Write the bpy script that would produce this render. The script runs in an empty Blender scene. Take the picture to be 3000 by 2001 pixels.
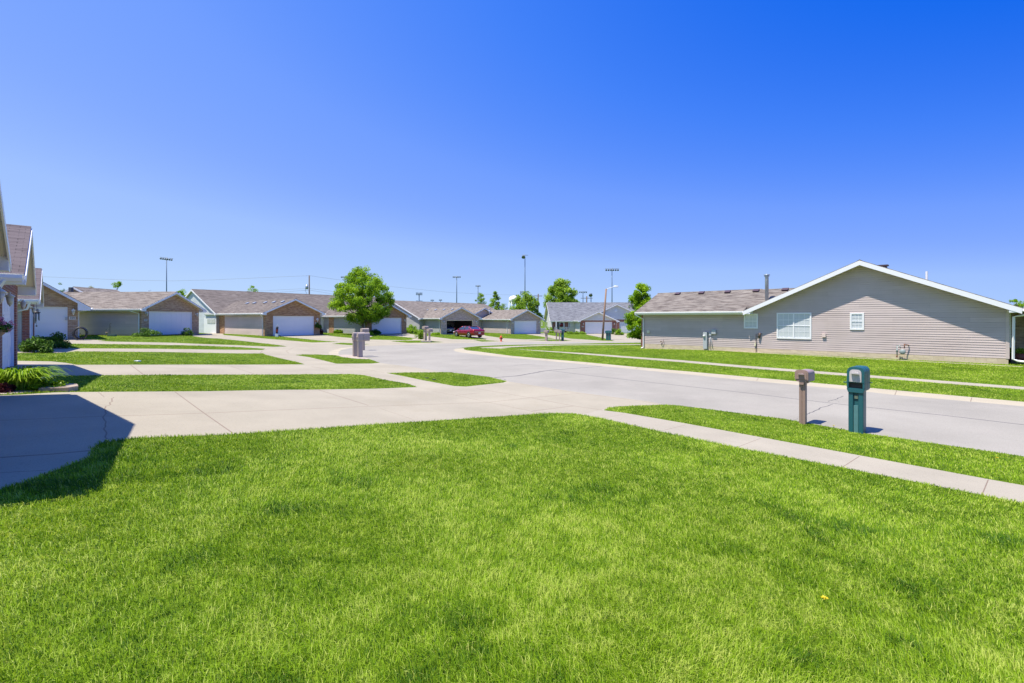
import bpy, bmesh, math, random
import numpy as np
from mathutils import Vector, Matrix
from mathutils.geometry import delaunay_2d_cdt
random.seed(7); RNG = np.random.default_rng(11)
# ---------------------------------------------------------------- camera, light, exposure
SC = bpy.context.scene
COL = SC.collection
CAMZ = 1.62                      # eye height over the lawn below the camera
F, CX, HY = 1390.0, 1500.0, 933.0    # focal length, centre column, horizon row of the 3000 x 2001 photograph
cd = bpy.data.cameras.new('camera'); cam = bpy.data.objects.new('camera', cd); COL.objects.link(cam)
cam.location = (0, 0, CAMZ); cam.rotation_euler = (math.radians(90), 0, 0)
cd.sensor_width = 36; cd.lens = 36*F/3000; cd.shift_y = -(1000.5-HY)/3000
cd.clip_start = 0.05; cd.clip_end = 5000
SC.camera = cam
SUN = Vector((-0.345, -0.150, 1.0)).normalized()
SUN_EL = math.asin(SUN.z); SUN_AZ = math.atan2(SUN.x, SUN.y)
SKYSTOPS = [(.064, (0, .133, .84)), (1.0, (1.5, 1.45, 1.35)), (.8, (.55, .74, 1.0)), (.097, (.058, .228, .95)), (.12, (.105, .282, .98)), (.15, (.17, .35, 1.0)), (.20, (.23, .41, 1.0)), (.28, (.35, .54, 1.0)), (.5, (.47, .66, 1.0))]
w = bpy.data.worlds.new('World'); SC.world = w; w.use_nodes = True
wn = w.node_tree; wn.nodes.clear()
sky = wn.nodes.new('ShaderNodeTexSky'); sky.sky_type = 'NISHITA'; sky.sun_disc = False
sky.sun_elevation = SUN_EL; sky.sun_rotation = SUN_AZ % (2*math.pi)
sky.altitude = 200; sky.air_density = 1.0; sky.dust_density = 0.3; sky.ozone_density = 3.0
sp = wn.nodes.new('ShaderNodeSeparateColor'); mu = wn.nodes.new('ShaderNodeMath'); mu.operation = 'MULTIPLY'; mu.inputs[1].default_value = 0.09
hs = wn.nodes.new('ShaderNodeValToRGB')        # colour grade of the clear sky, driven by the physical sky's own red level
for i_, (p_, c_) in enumerate(SKYSTOPS):
    e_ = hs.color_ramp.elements[i_] if i_ < 2 else hs.color_ramp.elements.new(p_)
    e_.position = p_; e_.color = (*c_, 1)
bg = wn.nodes.new('ShaderNodeBackground'); bg.inputs['Strength'].default_value = 0.66
wo = wn.nodes.new('ShaderNodeOutputWorld')
wn.links.new(sky.outputs[0], sp.inputs[0]); wn.links.new(sp.outputs[0], mu.inputs[0]); tcw = wn.nodes.new('ShaderNodeTexCoord'); spx = wn.nodes.new('ShaderNodeSeparateXYZ'); wn.links.new(tcw.outputs['Generated'], spx.inputs[0])
gx = wn.nodes.new('ShaderNodeMath'); gx.operation = 'MULTIPLY_ADD'; gx.inputs[1].default_value = -.5; gx.inputs[2].default_value = 1.0; wn.links.new(spx.outputs[0], gx.inputs[0])   # deeper blue away from the sun's side
mg = wn.nodes.new('ShaderNodeMath'); mg.operation = 'MULTIPLY'; wn.links.new(mu.outputs[0], mg.inputs[0]); wn.links.new(gx.outputs[0], mg.inputs[1]); wn.links.new(mg.outputs[0], hs.inputs[0]); wn.links.new(hs.outputs[0], bg.inputs[0]); wn.links.new(bg.outputs[0], wo.inputs[0])
ld = bpy.data.lights.new('sun', 'SUN'); ld.energy = 5.0; ld.angle = math.radians(0.53); ld.color = (1.0, 0.92, 0.80)
sun = bpy.data.objects.new('sun', ld); COL.objects.link(sun)
sun.rotation_euler = SUN.to_track_quat('Z', 'Y').to_euler(); sun.location = (-20, -5, 40)
SC.view_settings.view_transform = 'Standard'; SC.view_settings.look = 'None'
SC.view_settings.exposure = 0.6; SC.view_settings.gamma = 1.0; SC.view_settings.use_curve_mapping = False
SC.render.engine = 'CYCLES'; SC.cycles.max_bounces = 6; SC.cycles.transparent_max_bounces = 8

# ---------------------------------------------------------------- helpers
def tag(o, label=None, cat=None, group=None, kind=None):
    if label: o['label'] = label
    if cat: o['category'] = cat
    if group: o['group'] = group
    if kind: o['kind'] = kind
    return o
def empty(name, loc, rz=0.0, label=None, cat=None, group=None):
    o = bpy.data.objects.new(name, None); COL.objects.link(o); o.empty_display_size = 0.2
    o.location = loc; o.rotation_euler = (0, 0, rz)
    return tag(o, label, cat, group)
def copy_tree(o, parent=None):
    c = o.copy(); COL.objects.link(c); c.parent = parent
    for ch in list(o.children): copy_tree(ch, c)
    return c
class MB:
    """collects faces with box-mapped UVs in metres, then links them as one mesh object"""
    def __init__(s): s.v = []; s.f = []; s.m = []; s.smooth = []; s.M = None
    def p(s, co):
        s.v.append(tuple(s.M @ Vector(co)) if s.M else tuple(co)); return len(s.v)-1
    def face(s, pts, m=0, sm=False):
        s.f.append([s.p(c) for c in pts]); s.m.append(m); s.smooth.append(sm)
    def box(s, x0, x1, y0, y1, z0, z1, m=0):
        if x0 > x1: x0, x1 = x1, x0
        if y0 > y1: y0, y1 = y1, y0
        if z0 > z1: z0, z1 = z1, z0
        i = [s.p(c) for c in ((x0,y0,z0),(x1,y0,z0),(x1,y1,z0),(x0,y1,z0),(x0,y0,z1),(x1,y0,z1),(x1,y1,z1),(x0,y1,z1))]
        for q in ((0,3,2,1),(4,5,6,7),(0,1,5,4),(1,2,6,5),(2,3,7,6),(3,0,4,7)):
            s.f.append([i[k] for k in q]); s.m.append(m); s.smooth.append(False)
    def prism(s, poly, a, b, axis='y', m=0, sm=False, mcap=None):
        """poly of 2-D points extruded between a and b along axis ('y': poly is x,z; 'x': poly is y,z; 'z': poly is x,y)"""
        def mk(p, t): return {'y': (p[0], t, p[1]), 'x': (t, p[0], p[1]), 'z': (p[0], p[1], t)}[axis]
        n = len(poly)
        A = [s.p(mk(p, a)) for p in poly]; B = [s.p(mk(p, b)) for p in poly]
        mc = m if mcap is None else mcap
        s.f.append(A[::-1]); s.m.append(mc); s.smooth.append(False)
        s.f.append(B); s.m.append(mc); s.smooth.append(False)
        for k in range(n):
            j = (k+1) % n
            s.f.append([A[k], A[j], B[j], B[k]]); s.m.append(m); s.smooth.append(sm)
    def tube(s, pts, r, seg=8, m=0, cap=True, sm=True):
        pts = [Vector(p) for p in pts]; rs = r if isinstance(r, (list, tuple)) else [r]*len(pts)
        rings = []; ref = None
        for i, p in enumerate(pts):
            t = (pts[min(i+1, len(pts)-1)] - pts[max(i-1, 0)]).normalized()
            if ref is None: ref = Vector((1,0,0)) if abs(t.x) < .8 else Vector((0,1,0))
            a = (ref - t*ref.dot(t)).normalized(); b = t.cross(a); ref = a
            rings.append([s.p(p + (a*math.cos(k*2*math.pi/seg) + b*math.sin(k*2*math.pi/seg))*rs[i]) for k in range(seg)])
        for i in range(len(rings)-1):
            for k in range(seg):
                j = (k+1) % seg
                s.f.append([rings[i][k], rings[i][j], rings[i+1][j], rings[i+1][k]]); s.m.append(m); s.smooth.append(sm)
        if cap:
            s.f.append(rings[0][::-1]); s.m.append(m); s.smooth.append(False)
            s.f.append(rings[-1]); s.m.append(m); s.smooth.append(False)
    def lathe(s, prof, c=(0,0,0), seg=16, m=0):
        s.tube([(c[0], c[1], c[2]+z) for r, z in prof], [max(r, .0005) for r, z in prof], seg, m)
    def build(s, name, mats, parent=None, bevel=0, fix=True):
        me = bpy.data.meshes.new(name); me.from_pydata(s.v, [], s.f)
        mats = mats if isinstance(mats, (list, tuple)) else [mats]
        for mt in mats: me.materials.append(mt)
        me.polygons.foreach_set('material_index', s.m); me.polygons.foreach_set('use_smooth', s.smooth)
        if fix and len(s.f) < 30000:
            bm = bmesh.new(); bm.from_mesh(me)
            bmesh.ops.remove_doubles(bm, verts=bm.verts, dist=1e-5)
            bmesh.ops.recalc_face_normals(bm, faces=bm.faces)
            if bevel: bmesh.ops.bevel(bm, geom=[e for e in bm.edges if e.calc_face_angle(0) > .6], offset=bevel, segments=2, affect='EDGES', clamp_overlap=True)
            bm.to_mesh(me); bm.free()
        uvl = me.uv_layers.new(name='UVMap')
        nv, nl = len(me.vertices), len(me.loops)
        co = np.empty(nv*3); me.vertices.foreach_get('co', co); co = co.reshape(-1, 3)
        li = np.empty(nl, int); me.loops.foreach_get('vertex_index', li)
        npoly = len(me.polygons); ls = np.empty(npoly, int); lt = np.empty(npoly, int); nm = np.empty(npoly*3)
        me.polygons.foreach_get('loop_start', ls); me.polygons.foreach_get('loop_total', lt); me.polygons.foreach_get('normal', nm); nm = nm.reshape(-1, 3)
        pn = np.repeat(nm, lt, axis=0); c = co[li]
        hl = np.hypot(pn[:,0], pn[:,1]); flat = hl < 1e-3; hl[flat] = 1
        tx, ty = -pn[:,1]/hl, pn[:,0]/hl; tx[flat] = 1; ty[flat] = 0
        U = c[:,0]*tx + c[:,1]*ty
        bx, by, bz = -ty*pn[:,2]*-1*-1, tx*pn[:,2], np.where(flat, 0, hl)   # bitangent, up the slope
        bx = -ty*pn[:,2]
        V = c[:,0]*bx + c[:,1]*by + c[:,2]*bz
        uv = np.empty(nl*2); uv[0::2] = U; uv[1::2] = V
        uvl.data.foreach_set('uv', uv)
        o = bpy.data.objects.new(name, me); COL.objects.link(o)
        if parent is not None: o.parent = parent
        return o
def bar(name, x0, x1, y0, y1, z0, z1, mt, parent=None, bevel=0):
    b = MB(); b.box(x0, x1, y0, y1, z0, z1); return b.build(name, mt, parent, bevel)

# ---------------------------------------------------------------- materials
def newmat(name):
    m = bpy.data.materials.new(name); m.use_nodes = True
    nt = m.node_tree; return m, nt, nt.nodes['Principled BSDF']
def N(nt, t, **kw):
    n = nt.nodes.new(t)
    for k, v in kw.items(): setattr(n, k, v)
    return n
def mixc(nt, fac, a, b, mode='MIX'):
    n = N(nt, 'ShaderNodeMix', data_type='RGBA', blend_type=mode)
    for i, v in ((0, fac), (6, a), (7, b)):
        if isinstance(v, bpy.types.NodeSocket): nt.links.new(v, n.inputs[i])
        else: n.inputs[i].default_value = v if i == 0 else (*v, 1)
    return n.outputs[2]
def noise(nt, vec, scale, detail=3, rough=.55):
    n = N(nt, 'ShaderNodeTexNoise'); n.inputs['Scale'].default_value = scale; n.inputs['Detail'].default_value = detail; n.inputs['Roughness'].default_value = rough
    if vec is not None: nt.links.new(vec, n.inputs['Vector'])
    return n.outputs['Fac']
def ramp(nt, fac, stops):
    r = N(nt, 'ShaderNodeValToRGB'); e = r.color_ramp.elements
    while len(e) < len(stops): e.new(.5)
    for i, (p, c) in enumerate(stops): e[i].position = p; e[i].color = (*c, 1) if len(c) == 3 else c
    nt.links.new(fac, r.inputs[0]); return r.outputs[0]
def mapping(nt, vec, sc):
    n = N(nt, 'ShaderNodeMapping'); n.inputs['Scale'].default_value = sc; nt.links.new(vec, n.inputs['Vector']); return n.outputs[0]
def bump(nt, h, st, dist, bsdf):
    b = N(nt, 'ShaderNodeBump'); b.inputs['Strength'].default_value = st; b.inputs['Distance'].default_value = dist
    nt.links.new(h, b.inputs['Height']); nt.links.new(b.outputs[0], bsdf.inputs['Normal'])
def sc3(c, k): return tuple(min(1, x*k) for x in c)
def paint(name, c, rough=.6, var=.12, scale=3.0, bmp=0, bscale=60, metal=0, coat=0, spec=.5):
    m, nt, b = newmat(name); tc = N(nt, 'ShaderNodeTexCoord').outputs['Object']
    col = mixc(nt, noise(nt, tc, scale, 5), sc3(c, 1-var), sc3(c, 1+var))
    nt.links.new(col, b.inputs['Base Color']); b.inputs['Roughness'].default_value = rough; b.inputs['Metallic'].default_value = metal
    b.inputs['Coat Weight'].default_value = coat; b.inputs['Specular IOR Level'].default_value = spec
    if bmp: bump(nt, noise(nt, tc, bscale, 4), bmp, .01, b)
    return m
def brickmat(name, c1, c2, c3, mortar, bw=.2, rh=.075):
    m, nt, b = newmat(name); uv = N(nt, 'ShaderNodeTexCoord').outputs['UV']
    t = N(nt, 'ShaderNodeTexBrick'); nt.links.new(uv, t.inputs['Vector'])
    for k, v in (('Scale', 1), ('Mortar Size', .005), ('Mortar Smooth', .2), ('Bias', 0), ('Brick Width', bw), ('Row Height', rh)): t.inputs[k].default_value = v
    for k, v in (('Color1', c1), ('Color2', c2), ('Mortar', mortar)): t.inputs[k].default_value = (*v, 1)
    n = noise(nt, mapping(nt, uv, (2.2, 8, 1)), 1.0, 2)
    n2 = ramp(nt, n, [(.45, (0,0,0)), (.62, (1,1,1))])
    inv = N(nt, 'ShaderNodeMath', operation='MULTIPLY'); s = N(nt, 'ShaderNodeMath', operation='SUBTRACT'); s.inputs[0].default_value = 1
    nt.links.new(t.outputs['Fac'], s.inputs[1]); nt.links.new(s.outputs[0], inv.inputs[0]); nt.links.new(n2, inv.inputs[1])
    col = mixc(nt, inv.outputs[0], t.outputs['Color'], c3)
    nt.links.new(col, b.inputs['Base Color']); b.inputs['Roughness'].default_value = .9
    bump(nt, s.outputs[0], .6, .006, b); return m
def shinglemat(name, c1, c2, c3):
    m, nt, b = newmat(name); uv = N(nt, 'ShaderNodeTexCoord').outputs['UV']
    t = N(nt, 'ShaderNodeTexBrick'); nt.links.new(uv, t.inputs['Vector']); t.offset = .37; t.offset_frequency = 2
    for k, v in (('Scale', 1), ('Mortar Size', .006), ('Mortar Smooth', .1), ('Bias', 0), ('Brick Width', .30), ('Row Height', .143)): t.inputs[k].default_value = v
    for k, v in (('Color1', c1), ('Color2', c2), ('Mortar', sc3(c2, .45))): t.inputs[k].default_value = (*v, 1)
    n = ramp(nt, noise(nt, mapping(nt, uv, (1.1, 5, 1)), 1.0, 3), [(.42, (0,0,0)), (.58, (1,1,1))])
    col = mixc(nt, n, t.outputs['Color'], c3)
    col = mixc(nt, .2, col, t.outputs['Color'])
    big = ramp(nt, noise(nt, uv, .35, 3), [(.3, (.88,.88,.88)), (.7, (1.08,1.08,1.08))])
    col = mixc(nt, 1.0, col, big, 'MULTIPLY')
    gr = ramp(nt, noise(nt, uv, 90, 2), [(.3, (.8,.8,.8)), (.7, (1.15,1.15,1.15))])
    col = mixc(nt, 1.0, col, gr, 'MULTIPLY')
    nt.links.new(col, b.inputs['Base Color']); b.inputs['Roughness'].default_value = .95; b.inputs['Specular IOR Level'].default_value = .15
    s = N(nt, 'ShaderNodeMath', operation='SUBTRACT'); s.inputs[0].default_value = 1; nt.links.new(t.outputs['Fac'], s.inputs[1])
    bump(nt, s.outputs[0], .7, .01, b); return m
def sidingmat(name, c):
    m, nt, b = newmat(name); tc = N(nt, 'ShaderNodeTexCoord')
    st = noise(nt, mapping(nt, tc.outputs['UV'], (1.2, 8, 1)), 1.0, 4)
    col = mixc(nt, st, sc3(c, .93), sc3(c, 1.06))
    d = ramp(nt, noise(nt, tc.outputs['UV'], .6, 5), [(.35, (.93,.92,.9)), (.6, (1,1,1))])
    col = mixc(nt, 1.0, col, d, 'MULTIPLY')
    t = N(nt, 'ShaderNodeTexBrick'); nt.links.new(tc.outputs['UV'], t.inputs['Vector'])
    for k, v in (('Scale', 1), ('Mortar Size', .003), ('Mortar Smooth', 0), ('Bias', 0), ('Brick Width', 3.1), ('Row Height', .254)): t.inputs[k].default_value = v
    for k, v in (('Color1', (.95,.95,.95)), ('Color2', (1.05,1.05,1.05)), ('Mortar', (.8,.8,.8))): t.inputs[k].default_value = (*v, 1)
    col = mixc(nt, 1.0, col, t.outputs['Color'], 'MULTIPLY')
    nt.links.new(col, b.inputs['Base Color']); b.inputs['Roughness'].default_value = .55; b.inputs['Specular IOR Level'].default_value = .35
    return m
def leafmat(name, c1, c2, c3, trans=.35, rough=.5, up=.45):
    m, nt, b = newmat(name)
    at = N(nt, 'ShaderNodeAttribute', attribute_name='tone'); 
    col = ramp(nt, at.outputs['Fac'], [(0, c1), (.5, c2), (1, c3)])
    geo = N(nt, 'ShaderNodeTexCoord').outputs['Object']
    nt.links.new(col, b.inputs['Base Color']); b.inputs['Roughness'].default_value = rough; b.inputs['Specular IOR Level'].default_value = .12
    tr = N(nt, 'ShaderNodeBsdfTranslucent'); 
    nt.links.new(mixc(nt, 1.0, col, (1.3, 1.25, .5), 'MULTIPLY'), tr.inputs[0])
    gn = N(nt, 'ShaderNodeNewGeometry'); va = N(nt, 'ShaderNodeVectorMath', operation='ADD'); vn = N(nt, 'ShaderNodeVectorMath', operation='NORMALIZE')
    nt.links.new(gn.outputs['Normal'], va.inputs[0]); va.inputs[1].default_value = (0, 0, up); nt.links.new(va.outputs[0], vn.inputs[0]); nt.links.new(vn.outputs[0], b.inputs['Normal'])   # softened blade normals
    ms = N(nt, 'ShaderNodeMixShader'); ms.inputs[0].default_value = trans
    nt.links.new(b.outputs[0], ms.inputs[1]); nt.links.new(tr.outputs[0], ms.inputs[2])
    nt.links.new(ms.outputs[0], nt.nodes['Material Output'].inputs[0]); return m
WHITE = paint('white_aluminium', (.80,.81,.83), .45, .04, 2)
SOFFIT = paint('cream_soffit', (.72,.68,.52), .6, .05, 2)
DOORW = paint('white_garage_paint', (.80,.80,.82), .5, .04, 1.2)
GALV = paint('galvanised_metal', (.42,.47,.52), .42, .12, 8, metal=.5)
GREYM = paint('grey_utility_paint', (.42,.45,.47), .5, .08, 5)
DARK = paint('dark_plastic', (.02,.02,.023), .5, .1, 5)
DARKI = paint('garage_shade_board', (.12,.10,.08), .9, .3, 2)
BLOCK = brickmat('foundation_block', (.64,.54,.39), (.58,.48,.34), (.52,.43,.30), (.46,.40,.31), .4, .2)
BRED = brickmat('red_brick', (.36,.13,.08), (.27,.085,.05), (.20,.07,.05), (.46,.38,.33))
BTAN = brickmat('tan_brick', (.44,.27,.15), (.29,.165,.09), (.52,.36,.23), (.52,.44,.35))
BBRN = brickmat('brown_brick', (.40,.20,.09), (.22,.10,.045), (.50,.30,.16), (.50,.41,.31))
BGRY = brickmat('grey_pink_brick', (.48,.36,.29), (.31,.23,.20), (.58,.48,.41), (.56,.51,.46))
SH_TAN = shinglemat('tan_shingle', (.20,.172,.147), (.13,.112,.098), (.27,.24,.21))
SH_BRN = shinglemat('brown_shingle', (.155,.132,.118), (.103,.088,.08), (.21,.185,.165))
SH_GRY = shinglemat('grey_shingle', (.17,.18,.195), (.105,.11,.13), (.23,.24,.26))
SH_DRK = shinglemat('weathered_shingle', (.135,.112,.115), (.105,.088,.092), (.16,.135,.138))
SH_MIX = shinglemat('mixed_tan_shingle', (.175,.15,.13), (.108,.093,.085), (.27,.245,.215))
S_TAUPE = sidingmat('taupe_siding', (.56,.475,.455))
S_BEIGE = sidingmat('beige_siding', (.72,.585,.54))
S_GREEN = sidingmat('grey_green_siding', (.42,.425,.42))
S_SAGE = sidingmat('pale_sage_siding', (.52,.53,.46))
S_WHITE = sidingmat('white_siding', (.72,.72,.70))
S_CREAM = sidingmat('cream_siding', (.68,.60,.40))
S_BLUE = sidingmat('blue_grey_siding', (.60,.66,.68))
CORE = paint('wall_core', (.35,.33,.31), .9)
def glassmat():
    m, nt, b = newmat('blinds_behind_glass'); uv = N(nt, 'ShaderNodeTexCoord').outputs['UV']
    wv = N(nt, 'ShaderNodeTexWave', wave_type='BANDS', bands_direction='Y'); wv.inputs['Scale'].default_value = 6.2; nt.links.new(uv, wv.inputs['Vector'])
    col = ramp(nt, wv.outputs['Fac'], [(.25, (.38,.43,.47)), (.6, (.72,.75,.76))])
    nt.links.new(col, b.inputs['Base Color']); b.inputs['Roughness'].default_value = .25; b.inputs['Coat Weight'].default_value = 1; b.inputs['Coat Roughness'].default_value = .02
    return m
GLASSB = glassmat()
GLASSD = paint('dark_window_glass', (.05,.07,.09), .06, .1, 2, coat=1)

# ---------------------------------------------------------------- terrain
S = np.array((-.6645, .7473)); NN = np.array((.7473, .6645))       # along the street / across it
ZB = ([-30,-6,-1.9,8.5,10.2,13.2,17.5,21.8,26,33.8,60], [-.95,-1.28,-1.455,-2.36,-2.42,-2.50,-2.52,-2.58,-2.47,-2.26,-2.3])
ctl = []
for a in (-25,-12,0,8,16,24,30):
    for b in (-14,-6,-1.9,3,8.5,10.2,13.2,17.5,21.8,26,33.8):
        if (a > 26 and b > 9) or (a > 20 and b > 30): continue
        P = a*S + b*NN; ctl.append((P[0], P[1], float(np.interp(b, *ZB))))
ctl += [(-29.6,32.3,-1.41),(-24,34,-1.6),(-34,41,-1.5),(-31,44.5,-1.58),(-25.5,50,-1.87),(-22.6,54,-1.87),(-33,57,-1.85),(-18.5,61,-2.06),(-15,65,-2.1),
        (-10.5,70,-2.38),(-6,74,-2.4),(0,74.8,-2.48),(4,77.5,-2.52),(12,84,-2.7),(20,84,-2.72),(30,84,-2.75),(-5.7,61,-2.4),(-20,44,-2.25),(-13,52,-2.35),
        (-12,34,-2.46),(-5,41,-2.6),(-1.2,56,-2.72),(7,62,-2.92),(8,55,-2.93),(15,63,-2.95),(15,55,-2.93),(30,62,-3.0),(30,54,-2.95),(50,55,-3.0),
        (8,47,-2.7),(-45,45,-1.4),(-50,70,-1.8),(-30,90,-2.3),(0,100,-2.6),(30,100,-2.8),(60,90,-2.9),(-8,48,-2.65),(60,30,-2.6)]
ctl = np.array(ctl)
def phi(r2): return np.sqrt(r2 + 6.0)
_D = ctl[:,None,:2] - ctl[None,:,:2]; _A = phi((_D**2).sum(-1)) + np.eye(len(ctl))*-.02
_W = np.linalg.solve(_A, ctl[:,2] + 2.2)
def terrain(x, y):
    x = np.asarray(x, float); y = np.asarray(y, float); sh = x.shape; x = x.ravel(); y = y.ravel()
    r = np.hypot(x, y); k = np.clip((r-95)/40, 0, 1); k = k*k*(3-2*k); out = np.empty(len(x))
    for i in range(0, len(x), 20000):
        xx, yy = x[i:i+20000], y[i:i+20000]
        out[i:i+20000] = phi((xx[:,None]-ctl[:,0])**2 + (yy[:,None]-ctl[:,1])**2) @ _W - 2.2
    out = np.clip(out, -3.1, -.6)
    return (out*(1-k) - 2.9*k + CAMZ).reshape(sh)
_TS = np.geomspace(1.2, 400, 420)
def Gxy(px, py):
    """ground point seen at a pixel of the photograph"""
    u, v = (px-CX)/F, (HY-py)/F
    g = terrain(u*_TS, _TS) - (CAMZ + v*_TS); i = np.where(g > 0)[0]
    if len(i) == 0: return np.array((u*150, 150.))
    i = max(int(i[0]), 1); t0, t1 = _TS[i-1], _TS[i]
    g0, g1 = g[i-1], g[i]; t = t0 + (t1-t0)*(-g0)/(g1-g0+1e-12)
    return np.array((u*t, t))
def G(px, py, dz=0.0):
    p = Gxy(px, py); return Vector((p[0], p[1], float(terrain(p[0], p[1])) + dz))
def PZ(px, Z): return Vector(((px-CX)/F*Z, Z))                        # a point at a given depth on a pixel column
def gz(x, y): return float(terrain(x, y))

# ---------------------------------------------------------------- ground map (regions laid out on the terrain, one triangulation)
regions = []     # (priority, class, [xy...])
def reg(cls, pr, pts): regions.append((pr, cls, [tuple(Gxy(*p)) for p in pts]))
def ribbon(cls, pr, pts, wd, jitter=0):
    q = [Gxy(*p) for p in pts]
    if jitter:
        r = []
        for a, b in zip(q[:-1], q[1:]):
            n = max(2, int(np.hypot(*(b-a))/.12))
            for k in range(n): r.append(a + (b-a)*k/n + (RNG.normal(0, jitter, 2) if k else 0))
        q = r + [q[-1]]
    for a, b in zip(q[:-1], q[1:]):
        d = (b-a)/max(np.hypot(*(b-a)), 1e-6); n = np.array((-d[1], d[0]))*wd/2; e = d*wd*.25
        regions.append((pr, cls, [tuple(a-n-e), tuple(b-n+e), tuple(b+n+e), tuple(a+n-e)]))
def sc(ox, oy, s, pts): return [(ox+x*s, oy+y*s) for x, y in pts]
near_edge = [(1945,1185.5),(1900,1176),(1776,1160),(1699,1150),(1491,1118),(1433.5,1104),(1365,1096),(1318,1091),(1299,1090),(1210,1075.7),(1111.7,1063),(1081,1052),(1030,1046.5),(996,1042),(991.5,1036),(992.6,1031),(999,1025.5),(1026.6,1019.5),(1074,1014.4),(1135.5,1011.7),(1258,1007.6),(1300,1006.6),(1463.7,1002.5),(1598,1001.5),(1746.5,1001.5),(1873,1001),(2300,1000.5),(3200,1000)]
grass_right_edge = [(4600,1570),(3000,1337),(2532.7,1269),(2300,1227.6),(2070,1198),(1980.7,1187.3)]
island = [(3200,1002.6),(2300,1003),(1873,1003.7),(1746.5,1005.5),(1651,1007.9),(1580,1009.4),(1478.6,1010.8),(1398,1014.4),(1353.6,1019.2),(1336,1021.8),(1328.3,1025),(1334,1029.3),(1347.6,1032.3),(1407,1039.7),(1496.5,1047.8),(1597.7,1056.7),(1716.8,1068),(1862.7,1082.3),(2000,1095.4),(2200,1115.7),(2496,1142.5),(2621.6,1157),(3000,1190.5),(4600,1320)]
reg('road', 2, grass_right_edge + near_edge + island)
reg('kerb', 3, [(1353.6,1019.8),(1336,1021.8),(1328.3,1025),(1334,1029.3),(1347.6,1032.3),(1407,1039.7),(1496.5,1047.8),(1597.7,1056.7),(1716.8,1068),(1862.7,1082.3),(2000,1095.4),(2200,1115.7),(2496,1142.5),(2621.6,1157),(3000,1190.5),(4600,1320),
              (4600,1300),(3000,1177.2),(2627,1143.6),(2496,1131.5),(2200,1104.6),(2000,1086.8),(1862.7,1075),(1716.8,1061.2),(1597.7,1051.2),(1496.5,1042.4),(1398,1029.3),(1368,1026),(1358.5,1023.3),(1362,1021.3)])
# kerb seen round the inner bend at the cul-de-sac
reg('kerb', 3, [(1026.6,1019.5),(999,1025.5),(992.6,1031),(991.5,1036),(996,1042),(985,1041.5),(965,1038),(962,1033),(972,1027),(1000,1019.5),(1040,1015.5),(1074,1014.4)])
# concrete: drives, aprons and the near pavement left of the street
reg('concrete', 1, [(-900,1470),(-200,1470),(0,1433.5),(76.6,1411.8),(166,1376),(240,1348),(265,1335),(266,1315),(306,1295.6),(395,1283),(674,1272.7),(1100,1243.8),(1440,1221.6),(1560,1213.5),(1630,1210.5),(1678.5,1211.4),(1700,1215),(1769,1202)] + near_edge[:-1]
    + [(1873,977),(1700,976),(1500,976),(1200,976),(1000,972),(800,974),(640,974),(560,980),(230,990),(100,1000),(-100,1040),(-500,1090),(-900,1160)])
sw_in = [(1700,1215),(1763.8,1225.8),(1929.7,1263.4),(2156.8,1310.6),(2466,1369.4),(2877,1450),(3000,1474.6),(4200,1716)]
sw_out = [(4200,1640),(3000,1422),(2895,1403.5),(2518.7,1334),(2230.8,1281),(2010,1240.5),(1830,1209.6),(1769,1199)]
reg('sidewalk', 3, sw_in + sw_out)
reg('farwalk', 2, [(3900,1210),(3000,1133.6),(2200,1072.6),(2000,1055.5),(1862.7,1045.7),(1716.8,1034.7),(1556,1025.2),(1480,1021.5),(1414,1019.6),(1403,1018.3),(1480,1014.6),(1560,1011.8),(1651,1009.3),(1873,1008.6),(2400,1008),
              (2400,1009.6),(1873,1010.6),(1651,1011.6),(1560,1014.5),(1500,1017.5),(1470,1019.8),(1508,1023.3),(1597.7,1030),(1716.8,1039),(1862.7,1050.8),(2000,1061.5),(2200,1079.6),(3000,1141.5),(3900,1221)])
L = []
L.append([(1769,1202),(1781.7,1194.5),(1814.8,1190.6),(1878.6,1188.2),(1945,1186),(1980.7,1187.3),(2070,1198),(2300,1227.6),(2532.7,1269),(3000,1337),(4600,1570),(4200,1640),(3000,1422),(2895,1403.5),(2518.7,1334),(2230.8,1281),(2010,1240.5),(1830,1209.6)])
L.append([(155,1106),(155.7,1101.7),(255,1100.4),(300,1099.8),(700,1097.8),(904,1096.8),(1026.7,1096),(1067.5,1099.5),(1100,1107.3),(1134,1114.4),(1195,1124),(1222.5,1134),(1100,1138.5),(844.5,1141.7),(606,1146),(229.7,1148.4),(160,1149.5),(60,1156),(-60,1160),(-60,1120)])
L.append([(1134,1093),(1192,1091.5),(1300.8,1090.6),(1318,1091),(1365,1096),(1433.5,1104),(1484.5,1117),(1474,1121),(1365.4,1132.5),(1331,1130.8),(1232.7,1112.7),(1192,1104)])
L.append([(48.8,1034.7),(141,1034.7),(195,1033.6),(222,1029.5),(265,1030),(480,1031.5),(700,1035.5),(771.5,1035.5),(778,1039),(819,1049),(863,1058.7),(892,1067.5),(700,1068.3),(225.5,1068.7),(195,1063),(152,1058.8),(48.8,1057)])
L.append([(865,1040),(890.5,1038.3),(930,1038.6),(985,1041),(1030,1046.5),(1081,1052),(1111.7,1062.5),(1091,1064.8),(986,1065.5),(938,1053.6),(904,1046)])
L.append([(150,1006.5),(300,1008),(450,1010),(590,1012.7),(700,1017),(777.8,1021.8),(769,1025.5),(600,1023.6),(440,1021.5),(208,1020.4),(195,1013.5)])
L.append([(242,994),(242,985),(560,976),(564,984.5),(600,990),(633.6,991.5),(708,998.6),(812.5,1010.5),(840,1015),(800,1016),(700,1011.6),(600,1008),(503.5,1004),(330,1000.8),(286.7,999),(312,997.3)])
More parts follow.
